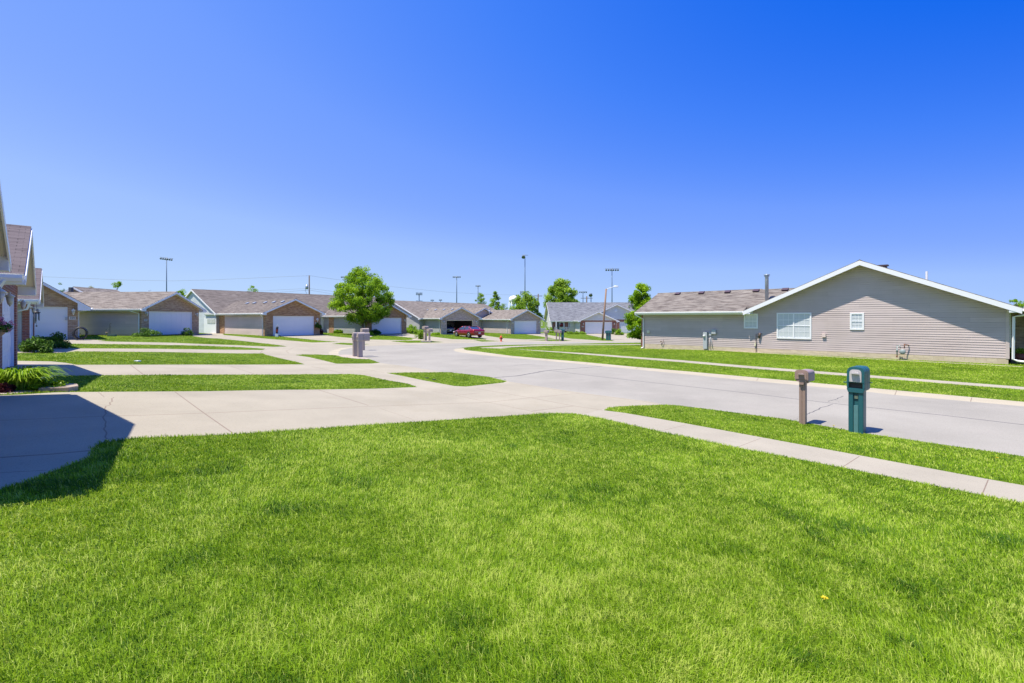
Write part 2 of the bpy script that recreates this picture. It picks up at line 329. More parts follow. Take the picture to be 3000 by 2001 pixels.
L.append([(650,974),(780,974),(821,985.6),(947,998.6),(992.4,1001.4),(914,1003.6),(860,998.6),(751.8,990),(656,981.5)])
L.append([(973,1007.3),(1001,1004),(1083.5,1008.5),(1025,1011)])
L.append([(938,974.7),(938,971),(1080,971),(1086,978.5),(1104,980.2),(1160,985),(1219,991),(1208,995.3),(1186.5,997),(1071.5,994.3),(990,986.7),(947,981.2)])
L.append([(1143,999.7),(1186.5,998),(1240,997.3),(1301.4,1002.3),(1250,1004),(1195,1004.5)])
L.append([(1196,971),(1300,971),(1302,979),(1334,981),(1368.6,986.7),(1423,993.6),(1425,995.3),(1325,993.6),(1260,985.6),(1201.6,978.6)])
L.append([(1386,995.8),(1420,996.5),(1464,999.7),(1412,1001)])
L.append([(1405,973.5),(1500,974.5),(1547.4,980.2),(1625.5,992),(1538.8,994.3),(1476,991),(1421.7,983.4)])
L.append([(1547.4,996.4),(1600,994.5),(1640,994),(1675.3,998),(1629.8,999.3)])
L.append([(1584,973),(1700,974.5),(1725,981.7),(1771,991),(1800,998.8),(1766.4,998.3),(1725,995.3),(1671,992),(1606,981.2)])
for l in L: reg('lawn', 4, l)
# beds of stones
reg('stones', 5, sc(0,820,.2168,[(230,1130),(330,1132),(450,1130),(550,1145),(540,1156),(230,1156)]))
reg('stones', 5, [(145,1012.5),(190,1011.5),(195,1017),(190,1020.4),(145,1019.8)])
reg('stones', 5, [(985,1040.5),(1010,1038.5),(1050,1041),(1080,1050.5),(1078,1052.5),(1040,1050.5),(1002,1046)])
reg('stones', 5, [(1040,982),(1072,981),(1095,984.5),(1086,987),(1055,986.5)])
reg('stones', 5, [(-80,1130),(110,1140),(110,1146),(60,1151.5),(0,1155.5),(-80,1158.5)])
reg('stones', 5, [(1205,992.5),(1232,990.8),(1258,993),(1250,996),(1215,996)])
R5 = lambda *p: sc(0,1080,.2552,p)
R4 = lambda *p: sc(300,1060,.3403,p)
R3 = lambda *p: sc(1100,1060,.3403,p)
R7 = lambda *p: sc(2200,720,.36985,p)
R7b = lambda *p: sc(1300,940,.29775,p)
R8 = lambda *p: sc(2250,1040,.17014,p)
J = lambda pts, wd=.028, jit=0: ribbon('joint', 7, pts, wd, jit)
J([(-300,1240)] + R5((0,595),(1200,545)) + R4((350,460),(870,442),(1500,415),(2300,383)) + [(1423,1179),(1552,1165.5),(1699,1152)])
J(R4((625,258),(870,438),(1120,612)), .02); J(R4((1850,238),(2290,375))); J(R3((30,398),(320,495)), .01)
J(R3((490,252),(690,288),(950,343),(1340,425),(1420,440)), .02); J(R3((870,230),(1340,310),(1700,378),(1960,418)))
J(R3((690,288),(900,268))); J(R3((1340,425),(1700,380)))
J([(1763.8,1225.8),(1830,1212.6)], .01); J([(1933.5,1263.4),(2007.5,1245)], .012); J([(2158,1310.8),(2228.5,1284)], .012); J([(2466.4,1369.4),(2517.4,1337)], .014); J([(2877,1450),(2895,1406)], .014); J([(3300,1538),(3260,1476)], .012)
J([(383.4,1069.5),(420.8,1098)]); J([(677.7,1073.6),(745.8,1095.7)]); J([(912.5,1073),(1007.8,1094)]); J([(1008,1069),(1125,1092)])
J([(1491,1119.5),(1699,1152.5),(1776,1162),(1900,1178),(1945,1187)], .025)
J(R5((0,1020),(600,980),(1060,938)), .05); J(R5((0,1195),(540,1165)), .015)
J(R5((0,332),(1210,328)), .008); J(R5((1305,330),(2100,322)), .006)
J(R5((1305,330),(1280,345),(1290,375),(1258,390),(1272,410),(1215,430),(1200,465),(1222,510),(1190,545),(1215,620),(1195,700),(1225,740),(1208,780),(1230,800),(1212,830)), .018, .008)
J(R5((1130,270),(1160,300),(1200,325)), .012, .008)
J([(837,1015.5),(700,1009.6+3)], .02); J([(762,1035),(768,1028),(790,1021)], .03); J([(846,1035),(838,1028),(862,1018),(905,1012)], .03)
reg_base = ribbon('concrete', 6, [(1884,1013.6),(2100,1026.5),(2300,1038),(2560,1051.5),(2990,1074)], .32)
K = lambda pts, wd=.03, jit=.012: ribbon('crack', 7, pts, wd, jit)
K([(1606.7,1085.3)] + R7b((2000,602)) + R7((0,1170),(370,1215),(900,1277),(1500,1340),(2163,1418)) + [(3600,1312)], .06, .006)
K([(1606.7,1085.3),(1594.8,1086.8),(1517,1101),(1449,1106)], .11); K([(1606.7,1085.3),(1680,1079.5),(1764,1073)], .09); K(R7b((500,558),(600,575),(610,585)), .03)
K(R7b((690,437),(900,424)), .07)
K(R8((660,1028),(820,955),(880,935),(910,905),(1000,885),(1110,850)), .03); K(R8((1040,800),(1150,770),(1300,705)), .03); K(R8((390,1140),(510,1095)), .012); K(R8((1150,770),(1215,800),(1222,818)), .008)
for p in (R7((1140,1182),(1155,1145)), R7((1740,1233),(1750,1202)), R7((45,1070),(60,1045)), R7b((1890,475),(1910,456)), R7b((1395,430),(1420,410)), R7b((1000,390),(1025,376)), R7b((655,360),(685,346))): J(p, .02)

vs, fs = [], []
for k_, (pr, cls, poly) in enumerate(regions):
    if sum(a[0]*b[1]-b[0]*a[1] for a, b in zip(poly, poly[1:]+poly[:1])) < 0:
        poly = poly[::-1]; regions[k_] = (pr, cls, poly)
    fs.append(list(range(len(vs), len(vs)+len(poly)))); vs += [Vector(p) for p in poly]
nreg = len(vs)
r = 1.0
while r < 130:
    for k in range(-26, 27):
        t = math.radians(k*2.6); vs.append(Vector((r*math.sin(t), r*math.cos(t))))
    r *= 1.055
r = 1.5
while r < 130:
    for k in range(8, 29):
        t = math.radians(k*10); vs.append(Vector((r*math.sin(t), r*math.cos(t))))
    r *= 1.25
for R_ in (200, 400, 900, 2500):
    for k in range(36): t = math.radians(k*10); vs.append(Vector((R_*math.sin(t), R_*math.cos(t))))
ov, oe, of, _, _, ofo = delaunay_2d_cdt(vs, [], fs, 0, 1e-5)
OV = np.array([tuple(v) for v in ov]); OZ = terrain(OV[:,0], OV[:,1])
cls_faces = {}
_C = np.array([OV[list(f)].mean(0) for f in of]); _best = np.zeros(len(of), int); _cls = np.array(['lawn']*len(of), dtype=object)
for pr, cls, poly in regions:
    q = np.array(poly); lo, hi = q.min(0), q.max(0)
    s_ = np.where((_C[:,0] > lo[0]) & (_C[:,0] < hi[0]) & (_C[:,1] > lo[1]) & (_C[:,1] < hi[1]) & (_best < pr))[0]
    if len(s_) == 0: continue
    X, Y = _C[s_,0], _C[s_,1]; ins = np.zeros(len(s_), bool)
    for (x0, y0), (x1, y1) in zip(q, np.roll(q, -1, 0)):
        if y0 == y1: continue
        ins ^= ((y0 > Y) != (y1 > Y)) & (X < (x1-x0)*(Y-y0)/(y1-y0)+x0)
    _best[s_[ins]] = pr; _cls[s_[ins]] = cls
for f, c in zip(of, _cls): cls_faces.setdefault(c, []).append(f)
def ground_mesh(name, classes, mats, label_lift=0):
    idx = {}; V = []; Fc = []; mi = []
    for k, c in enumerate(classes):
        for f in cls_faces.get(c, []):
            q = []
            for i in f:
                if i not in idx: idx[i] = len(V); V.append((OV[i,0], OV[i,1], OZ[i]))
                q.append(idx[i])
            Fc.append(q); mi.append(k)
    me = bpy.data.meshes.new(name); me.from_pydata(V, [], Fc)
    for m in mats: me.materials.append(m)
    me.polygons.foreach_set('material_index', mi)
    o = bpy.data.objects.new(name, me); COL.objects.link(o); o['kind'] = 'structure'
    bm = bmesh.new(); bm.from_mesh(me)
    for f in bm.faces:
        if f.normal.z < 0: f.normal_flip()
        f.smooth = True
    bm.to_mesh(me); bm.free()
    return o
def groundmat(name, c, fine, finesc, patch, patchsc, bst=.3, stain=None, rough=.9):
    m, nt, b = newmat(name); p = N(nt, 'ShaderNodeTexCoord').outputs['Object']
    col = mixc(nt, noise(nt, p, finesc, 4, .7), sc3(c, 1-fine), sc3(c, 1+fine))
    pt = ramp(nt, noise(nt, p, patchsc, 5), [(.3, (1-patch,)*3), (.7, (1+patch*.6,)*3)])
    col = mixc(nt, 1.0, col, pt, 'MULTIPLY')
    if stain:
        st = ramp(nt, noise(nt, mapping(nt, p, (.5, .5, 1)), 1.1, 6, .65), [(.54, (0,0,0)), (.72, (1,1,1))])
        col = mixc(nt, st, col, stain)
    sp = ramp(nt, noise(nt, p, finesc*2.3, 2), [(.33, (.72,.72,.72)), (.42, (1,1,1))])
    col = mixc(nt, 1.0, col, sp, 'MULTIPLY')
    nt.links.new(col, b.inputs['Base Color']); b.inputs['Roughness'].default_value = rough; b.inputs['Specular IOR Level'].default_value = .2
    bump(nt, noise(nt, p, finesc, 4, .7), bst, .01, b); return m
M_CONC = groundmat('weathered_concrete', (.36,.326,.248), .08, 30, .13, .5, .15, (.32,.285,.21))
M_WALK = groundmat('pavement_concrete', (.365,.333,.26), .08, 35, .12, .7, .15, (.345,.305,.245))
M_ROAD = groundmat('worn_asphalt', (.31,.293,.25), .24, 34, .13, .35, .35, (.335,.312,.268))
M_KERB = groundmat('kerb_concrete', (.42,.375,.275), .06, 30, .1, .8, .2, (.385,.34,.25))
M_JOINT = paint('pavement_joint_sealant', (.20,.15,.11), .95, .3, 6)  # dark brown filler colour of the pavement joints
M_CRACK = paint('crack_tar', (.09,.085,.085), .9, .3, 8)
M_STONE = groundmat('bed_stones', (.42,.36,.30), .5, 14, .1, 2, 1.0)
def lawnmat(name, dark):
    m, nt, b = newmat(name); p = N(nt, 'ShaderNodeTexCoord').outputs['Object']
    big = noise(nt, p, .28, 4, .6); med = noise(nt, p, 1.7, 4, .6); fine = noise(nt, p, 26, 3, .8)
    c1 = mixc(nt, ramp(nt, big, [(.35,(0,0,0)), (.65,(1,1,1))]), (.09,.18,.006), (.14,.235,.006))
    c2 = mixc(nt, ramp(nt, med, [(.4,(0,0,0)), (.7,(1,1,1))]), c1, (.17,.25,.02))
    fr = ramp(nt, fine, [(.3, (.45,.5,.45)), (.55, (1,1,1)), (.8, (1.5,1.4,1.3))])
    col = mixc(nt, 1.0, c2, fr, 'MULTIPLY'); col = mixc(nt, 1.0, col, (dark,)*3, 'MULTIPLY')
    nt.links.new(col, b.inputs['Base Color']); b.inputs['Roughness'].default_value = .9; b.inputs['Specular IOR Level'].default_value = .1
    bump(nt, fine, .8, .03, b); return m
ground_mesh('lawn', ['lawn'], [lawnmat('lawn_turf', .8)])
ground_mesh('driveway', ['concrete', 'joint'], [M_CONC, M_JOINT])
ground_mesh('road', ['road', 'crack'], [M_ROAD, M_CRACK])
ground_mesh('sidewalk', ['sidewalk', 'farwalk'], [M_WALK, M_WALK])
ground_mesh('kerb', ['kerb'], [M_KERB])
ground_mesh('gravel_bed', ['stones'], [M_STONE])
# ---------------------------------------------------------------- grass blades (nobody could count them)
def rnd_tris(faces, dens, cut=None):
    """random points over lawn triangles, density per square metre falling with distance"""
    T = np.array([f for f in faces if len(f) == 3]); A, B, C = OV[T[:,0]], OV[T[:,1]], OV[T[:,2]]
    cen = (A+B+C)/3; area = np.abs((B[:,0]-A[:,0])*(C[:,1]-A[:,1]) - (B[:,1]-A[:,1])*(C[:,0]-A[:,0]))/2
    d = np.hypot(cen[:,0], cen[:,1]); u = np.abs(cen[:,0])/np.maximum(cen[:,1], .1)
    ok = (cen[:,1] > 1.3) & (u < 1.35) & (d < 80)
    n = RNG.poisson(np.where(ok, area*dens(d), 0))
    idx = np.repeat(np.arange(len(T)), n); s = RNG.random((2, len(idx))); fl = s.sum(0) > 1; s[:, fl] = 1-s[:, fl]
    return A[idx] + (B-A)[idx]*s[0][:,None] + (C-A)[idx]*s[1][:,None]
def vnoise(x, y, sc_, seed):
    r = np.random.default_rng(seed); g = r.random((64, 64))
    X, Y = x*sc_ + 1000, y*sc_ + 1000; i, j = np.floor(X).astype(int), np.floor(Y).astype(int); fx, fy = X-i, Y-j
    fx = fx*fx*(3-2*fx); fy = fy*fy*(3-2*fy); a = lambda p, q: g[(i+p) % 64, (j+q) % 64]
    return a(0,0)*(1-fx)*(1-fy) + a(1,0)*fx*(1-fy) + a(0,1)*(1-fx)*fy + a(1,1)*fx*fy
def mesh_from_tris(name, V, nt_, mat, tone=None, parent=None):
    """V: (n*3, 3) vertices, every three make a triangle"""
    me = bpy.data.meshes.new(name); nv = len(V); nf = nv//3
    me.vertices.add(nv); me.vertices.foreach_set('co', V.ravel())
    me.loops.add(nv); me.loops.foreach_set('vertex_index', np.arange(nv, dtype=np.int32))
    me.polygons.add(nf); me.polygons.foreach_set('loop_start', np.arange(0, nv, 3, dtype=np.int32))
    me.update(calc_edges=True); me.materials.append(mat)
    if tone is not None:
        at = me.attributes.new('tone', 'FLOAT', 'POINT'); at.data.foreach_set('value', tone.astype(np.float32))
    o = bpy.data.objects.new(name, me); COL.objects.link(o)
    if parent is not None: o.parent = parent
    return o
def blades(P, h, wd, lean, tone, comb):
    n = len(P); z = terrain(P[:,0], P[:,1])
    ang = RNG.random(n)*2*np.pi; side = np.stack((np.cos(ang), np.sin(ang)), 1)*wd[:,None]/2
    la = RNG.normal(comb, 1.3, n); ld = np.stack((np.cos(la), np.sin(la)), 1)*(lean*h)[:,None]
    b0 = np.column_stack((P-side, z-.004)); b1 = np.column_stack((P+side, z-.004))
    m0 = np.column_stack((P-side*.8+ld*.3, z+h*.6)); m1 = np.column_stack((P+side*.8+ld*.3, z+h*.6))
    t = np.column_stack((P+ld, z+h*np.sqrt(np.maximum(.15, 1-lean**2*.55))))
    V = np.stack((b0,b1,m1, b0,m1,m0, m0,m1,t), 1).reshape(-1, 3)
    return V, np.repeat(tone, 9)
LF = cls_faces['lawn']
P = rnd_tris(LF, lambda d: np.where(d < 30, 13500/np.maximum(d/2.6, 1)**1.4, 280*(30/np.maximum(d,30))**2))
P = P + RNG.normal(0, .018, P.shape); d = np.hypot(P[:,0], P[:,1]); n = len(P)
patch = vnoise(P[:,0], P[:,1], .55, 1)*.5 + vnoise(P[:,0], P[:,1], 1.6, 2)*.3 + vnoise(P[:,0], P[:,1], 4.5, 3)*.2
tuft = np.clip((vnoise(P[:,0], P[:,1], .95, 5)*.6 + vnoise(P[:,0], P[:,1], 2.7, 6)*.4 - .66)*4, 0, .7)
clump = vnoise(P[:,0], P[:,1], 9, 13)*.6 + vnoise(P[:,0], P[:,1], 21, 14)*.4
for px_, py_, rr_ in ((2490,1548,.30),(2690,1725,.26),(2330,1940,.22),(2920,1585,.30),(2640,1900,.2),(2560,1670,.15),(830,1500,.25),(1690,1470,.4),(1380,1820,.16),(2790,1800,.18)):
    q_ = Gxy(px_, py_); tuft = np.maximum(tuft, np.exp(-(((P[:,0]-q_[0])/1.5)**2+(P[:,1]-q_[1])**2)/rr_**2*1.2)*np.clip(.35+vnoise(P[:,0], P[:,1], 7, 31), 0, 1))
h = (.026 + .026*RNG.random(n) + .018*(patch-.5) + .02*(clump-.5))*(1+.55*tuft)*np.where(d > 12, .7, 1)
wd = .0034*np.maximum(1, d/3.3)**.85*(.7+.6*RNG.random(n))
lean = np.abs(RNG.normal(.7, .35, n)).clip(0, 1.25)
tone = np.clip(.47 + (patch-.5)*.5 + (clump-.5)*.85 - tuft*.52 + RNG.normal(0, .2, n), 0, 1)
straw = RNG.random(n) < .06; tone[straw] = 1
V, T_ = blades(P, h, wd, lean, tone, vnoise(P[:,0], P[:,1], .8, 9)*6)
GRASS = leafmat('grass_blade', (.06,.15,.006), (.25,.41,.008), (.50,.58,.12), .38, .45, up=.9)
o = mesh_from_tris('grass', V, 0, GRASS, T_); tag(o, 'mown bright green lawn grass on both sides of the street', 'grass', kind='stuff')
print('blades', n)
#@@HOUSES@@
# ---------------------------------------------------------------- buildings
FR = {}
def rot2(d): return math.atan2(d[1], d[0])
def house(name, O, d, z0, label, cat='house', group=None):
    d = Vector(d).normalized(); O = Vector(O[:2])
    e = empty(name, (O.x, O.y, z0), rot2(d), label, cat, group); FR[e] = (O, d, z0); return e
def wing(parent, O, d, z0, name='garage_wing'):
    d = Vector(d).normalized(); O = Vector(O[:2]); PO, Pd, Pz = FR[parent]
    r = O-PO; e = empty(name, (r.dot(Pd), r.dot(Vector((-Pd.y, Pd.x))), z0-Pz), rot2(d)-rot2(Pd)); e.parent = parent
    FR[e] = (O, d, z0); return e
def fp(e, px, py, y=0.0):
    """local (x, z) of the point of the wall plane y = const seen at a pixel of the photograph"""
    O, d, z0 = FR[e]; bk = Vector((-d.y, d.x)); r_ = Vector(((px-CX)/F, 1)); t = (y+O.dot(bk))/r_.dot(bk)
    return (r_*t-O).dot(d), (HY-py)/F*t+CAMZ-z0
def sp_(e, px, py, x=0.0):
    """local (y, z) on the side wall plane x = const"""
    O, d, z0 = FR[e]; bk = Vector((-d.y, d.x)); r_ = Vector(((px-CX)/F, 1)); t = (x+O.dot(d))/r_.dot(d)
    return (r_*t-O).dot(bk), (HY-py)/F*t+CAMZ-z0
def clip(poly, z0, z1):
    def half(P, z, keep_above):
        out = []
        for i in range(len(P)):
            a, b = P[i], P[(i+1) % len(P)]; ia = (a[1] >= z) == keep_above or a[1] == z; ib = (b[1] >= z) == keep_above or b[1] == z
            if ia: out.append(a)
            if ia != ib: t = (z-a[1])/(b[1]-a[1]); out.append((a[0]+(b[0]-a[0])*t, z))
        return out
    return half(half(poly, z0, True), z1, False) if poly else []
def planeM(kind, c):
    """maps (s, out, z) to the house: 'front' wall facing -y, 'left' facing -x, 'right' facing +x"""
    return {'front': lambda s, o, z: (s, c-o, z), 'left': lambda s, o, z: (c-o, s, z), 'right': lambda s, o, z: (c+o, s, z)}[kind]
def siding(e, kind, c, poly, mat, expo=.125, name='siding_wall'):
    pm = planeM(kind, c); b = MB(); zmin = min(p[1] for p in poly); zmax = max(p[1] for p in poly); z = zmin
    while z < zmax-.005:
        z1 = min(z+expo, zmax); zg = z+.016; q = clip(poly, zg, z1)
        if len(q) >= 3:
            b.face([pm(s, .017-.015*(zz-zg)/expo, zz) for s, zz in q])
            lo = sorted(s for s, zz in q if abs(zz-zg) < 1e-6)
            if len(lo) >= 2: b.face([pm(lo[0], .017, zg), pm(lo[-1], .017, zg), pm(lo[-1], -.003, zg), pm(lo[0], -.003, zg)])
        z = z1
    return b.build(name, mat, e, fix=False)
def core(e, x0, x1, y0, y1, ze, zr=None, axis='y', mat=None, name='wall_core', zb=-.7):
    b = MB(); i = .035; x0 += i; x1 -= i; y0 += i; y1 -= i
    if zr is None: b.box(x0, x1, y0, y1, zb, ze)
    elif axis == 'y': b.prism([(x0,zb),(x1,zb),(x1,ze-.01),((x0+x1)/2,zr-.02),(x0,ze-.01)], y0, y1, 'y')
    else: b.prism([(y0,zb),(y1,zb),(y1,ze-.01),((y0+y1)/2,zr-.02),(y0,ze-.01)], x0, x1, 'x')
    return b.build(name, mat or CORE, e)
def roof(e, s0, s1, t0, t1, ze, pitch, oh=.42, f0=.4, f1=.4, axis='y', mat=None, gut=(1, 1), rk=(1, 1), sm=None, fh=.17, gcol=None, name='roof'):
    P = (lambda s, t, z: (s, t, z)) if axis == 'y' else (lambda s, t, z: (t, s, z))
    ax = 'y' if axis == 'y' else 'x'
    sm = (s0+s1)/2 if sm is None else sm; zr = ze+pitch*(s1-s0)/2; zl = ze-pitch*oh; T = .13
    a, c = s0-oh, s1+oh; t0_, t1_ = t0-f0, t1+f1
    b = MB()
    for sa in (a, c):
        b.face([P(sa, t0_, zl+T), P(sa, t1_, zl+T), P(sm, t1_, zr+T), P(sm, t0_, zr+T)], 0)
        b.face([P(sa, t0_, zl), P(sa, t1_, zl), P(sm, t1_, zr), P(sm, t0_, zr)], 1)
        b.face([P(sa, t0_, zl), P(sa, t1_, zl), P(sa, t1_, zl+T), P(sa, t0_, zl+T)], 1)
        for t in (t0_, t1_): b.face([P(sa, t, zl), P(sm, t, zr), P(sm, t, zr+T), P(sa, t, zl+T)], 0)
    b.build(name, [mat, SOFFIT], e)
    ridge = MB(); ridge.prism([(sm-.15, zr+T-pitch*.15+.003), (sm, zr+T+.004), (sm+.15, zr+T-pitch*.15+.003), (sm, zr+T+.03)], t0_-.005, t1_+.005, ax); ridge.build('ridge_cap', mat, e)
    for k, t in ((0, t0_), (1, t1_)):
        if rk[k]:
            r_ = MB(); dt = -.028 if k == 0 else .028; lo = T-.035-fh
            for sa in (a, c): r_.prism([(sa, zl+T-.035), (sm, zr+T-.035), (sm, zr+lo), (sa, zl+lo)], t, t+dt, ax)
            r_.build('rake_board', WHITE, e)
    sf = MB()
    for sa, sw in ((a, s0), (c, s1)):
        lo_, hi_ = min(sa, sw), max(sa, sw)
        zo = zl-.10
        sf.prism([(sa, zo), (sw, zo), (sw, ze-.003), (sa, zl-.003)], t0_-.012, t0, ax)       # boxed return at the gable end
        sf.prism([(sa, zo), (sw, zo), (sw, zo+.03), (sa, zo+.03)], t0, t1_, ax)
        sf.prism([(sa, zo+.03), (sa+(.02 if sw > sa else -.02), zo+.03), (sa+(.02 if sw > sa else -.02), zl-.002), (sa, zl-.002)], t0, t1_, ax)
    sf.build('soffit', WHITE, e)
    for k, sa in ((0, a), (1, c)):
        if gut[k]:
            g = MB(); sg = -1 if k == 0 else 1
            pts = [(sa+sg*.003, zl-.04), (sa+sg*.085, zl-.04), (sa+sg*.125, zl+.03), (sa+sg*.125, zl+.10), (sa+sg*.11, zl+.10), (sa+sg*.075, zl-.01), (sa+sg*.02, zl-.01), (sa+sg*.003, zl+.10)]
            g.prism(pts, t0_+.03, t1_-.03, ax); g.build('gutter', WHITE, e)
    return zr, zl
def front_brick(e, x0, x1, y, ze, zr, door, mat, zb=-.7, th=.22, xm=None):
    xm = (x0+x1)/2 if xm is None else xm; b = MB(); d0, d1, dz = door
    b.prism([(x0,zb),(d0,zb),(d0,dz),(d1,dz),(d1,zb),(x1,zb),(x1,ze),(xm,zr-.01),(x0,ze)], y, y+th, 'y'); o = b.build('brick_wall', mat, e)
    s_ = MB(); n = int((d1-d0+.3)/.075)                       # soldier course over the opening
    for k in range(n): s_.box(d0-.15+k*.075+.004, d0-.15+(k+1)*.075-.004, y-.008, y+.05, dz+.045, dz+.24)
    s_.build('lintel_course', mat, e)
    return o
def garage_door(e, x0, x1, dz, y, mat=None, frame=True):
    mat = mat or DOORW
    if frame:
        f = MB(); f.box(x0, x0+.07, y-.012, y+.09, 0, dz); f.box(x1-.07, x1, y-.012, y+.09, 0, dz); f.box(x0+.07, x1-.07, y-.012, y+.09, dz-.07, dz); f.build('door_frame', WHITE, e)
    b = MB(); n = 4; hh = (dz-.07)/n
    for k in range(n):
        b.box(x0+.072, x1-.072, y+.06, y+.10, k*hh+.004, (k+1)*hh-.004)
        m_ = 8; ww = (x1-x0-.144)/m_
        for j in range(m_):
            b.box(x0+.072+j*ww+.06, x0+.072+(j+1)*ww-.06, y+.053, y+.06, k*hh+.09, (k+1)*hh-.09)
    b.box(x0+.072, x1-.072, y+.085, y+.11, 0, dz-.07)
    o = b.build('garage_door', mat, e)
    s_ = MB(); s_.box(x0+.07, x1-.07, y+.05, y+.10, -.02, .004); s_.build('door_seal', DARK, e)
    return o
def window(e, kind, c, s0, s1, z0, z1, cols=1, mun=(3, 4), pane=None, name='window'):
    pm = planeM(kind, c); f = MB()
    def bx(b, a0, a1, o0, o1, b0, b1):
        p, q = pm(a0, o0, b0), pm(a1, o1, b1); b.box(p[0], q[0], p[1], q[1], p[2], q[2])
    T = .085
    bx(f, s0, s0+T, 0, .05, z0, z1); bx(f, s1-T, s1, 0, .05, z0, z1); bx(f, s0+T, s1-T, 0, .05, z1-T, z1); bx(f, s0+T, s1-T, 0, .058, z0, z0+T)
    wv = (s1-s0-2*T)/cols; zm = (z0+z1)/2
    for k in range(cols):
        a, b_ = s0+T+k*wv, s0+T+(k+1)*wv
        if k: bx(f, a-.035, a+.035, 0, .052, z0+T, z1-T)
        bx(f, a+.0355*(k > 0), b_-.0355*(k < cols-1), .006, .04, zm-.022, zm+.022)
        for j in range(1, mun[0]): s_ = a+(b_-a)*j/mun[0]; bx(f, s_-.008, s_+.008, .02, .03, z0+T, zm-.022); bx(f, s_-.008, s_+.008, .02, .03, zm+.022, z1-T)
        for j in range(1, mun[1]):
            if j*2 == mun[1]: continue
            z_ = z0+T+(z1-z0-2*T)*j/mun[1]; bx(f, a+.036, b_-.036, .021, .029, z_-.008, z_+.008)
    fo = f.build(name, WHITE, e)
    g = MB(); bx(g, s0+T*.6, s1-T*.6, .002, .019, z0+T*.6, z1-T*.6); g.build('pane', pane or GLASSB, fo)
    return fo
def downspout(e, pts, w_=.07, mat=None):
    b = MB(); b.tube(pts, w_*.62, 4, sm=False); return b.build('downspout', mat or WHITE, e)
LGLASS = paint('lamp_frosted_glass', (.62,.58,.48), .3, .05, 5)
def wall_lamp(e, x, y, z, kind='front', s=1.0, mat=None):
    b = MB(); mt = mat or WHITE
    if kind == 'front': b.M = Matrix.Translation((x, y, z))
    else: b.M = Matrix.Translation((x, y, z)) @ Matrix.Rotation(math.radians(-90), 4, 'Z')
    b.box(-.05*s, .05*s, -.02, 0, -.07*s, .09*s); b.tube([(0,-.015,.02*s),(0,-.1*s,.14*s),(0,-.17*s,.13*s)], .012*s, 6)
    b.lathe([(.012*s,.17*s),(.02*s,.13*s),(.11*s,.055*s),(.115*s,.04*s),(.012*s,.038*s),(.012*s,-.165*s),(.055*s,-.17*s),(.03*s,-.19*s),(.008*s,-.24*s)], (0,-.17*s,0), 8)
    o = b.build('wall_lamp', mt, e)
    g = MB(); g.M = b.M; g.lathe([(.05*s,-.17*s),(.065*s,-.1*s),(.085*s,.04*s)], (0,-.17*s,0), 8); g.build('lamp_glass', LGLASS, o)
    return o
PLAQ = paint('number_plaque', (.62,.60,.55), .5); INK = paint('number_ink', (.03,.03,.03), .6)
def text(txt, size, parent, loc, rz=0, mat=None, name='house_number', rx=math.radians(90)):
    cu = bpy.data.curves.new(name, 'FONT'); cu.body = txt; cu.size = size; cu.extrude = .003; cu.align_x = 'CENTER'; cu.align_y = 'CENTER'
    t_ = bpy.data.objects.new(name, cu); me = bpy.data.meshes.new_from_object(t_); bpy.data.objects.remove(t_); me.materials.clear(); me.materials.append(mat or INK)
    o = bpy.data.objects.new(name, me); COL.objects.link(o); o.parent = parent; o.location = loc; o.rotation_euler = (rx, 0, rz); return o
def plaque(e, x, y, z, txt, w_=.30, h_=.2):
    p = bar('number_plaque', x-w_/2, x+w_/2, y-.02, y, z-h_/2, z+h_/2, PLAQ, e); text(txt, h_*.85, p, (x, y-.024, z)); return p
def roof_vent(e, x, y, z, pitch=.44, side=1, axis='y', mat=None):
    b = MB(); s = .16; sl = math.atan(pitch)*side
    b.M = Matrix.Translation((x, y, z)) @ (Matrix.Rotation(sl, 4, 'Y') if axis == 'y' else Matrix.Rotation(-sl, 4, 'X'))
    b.box(-s, s, -s, s, -.02, .06); b.box(-s*1.25, s*1.25, -s*1.25, s*1.25, .06, .11)
    return b.build('roof_vent', mat or VENT, e)
VENT = paint('dark_plum_vent', (.075,.045,.055), .6)

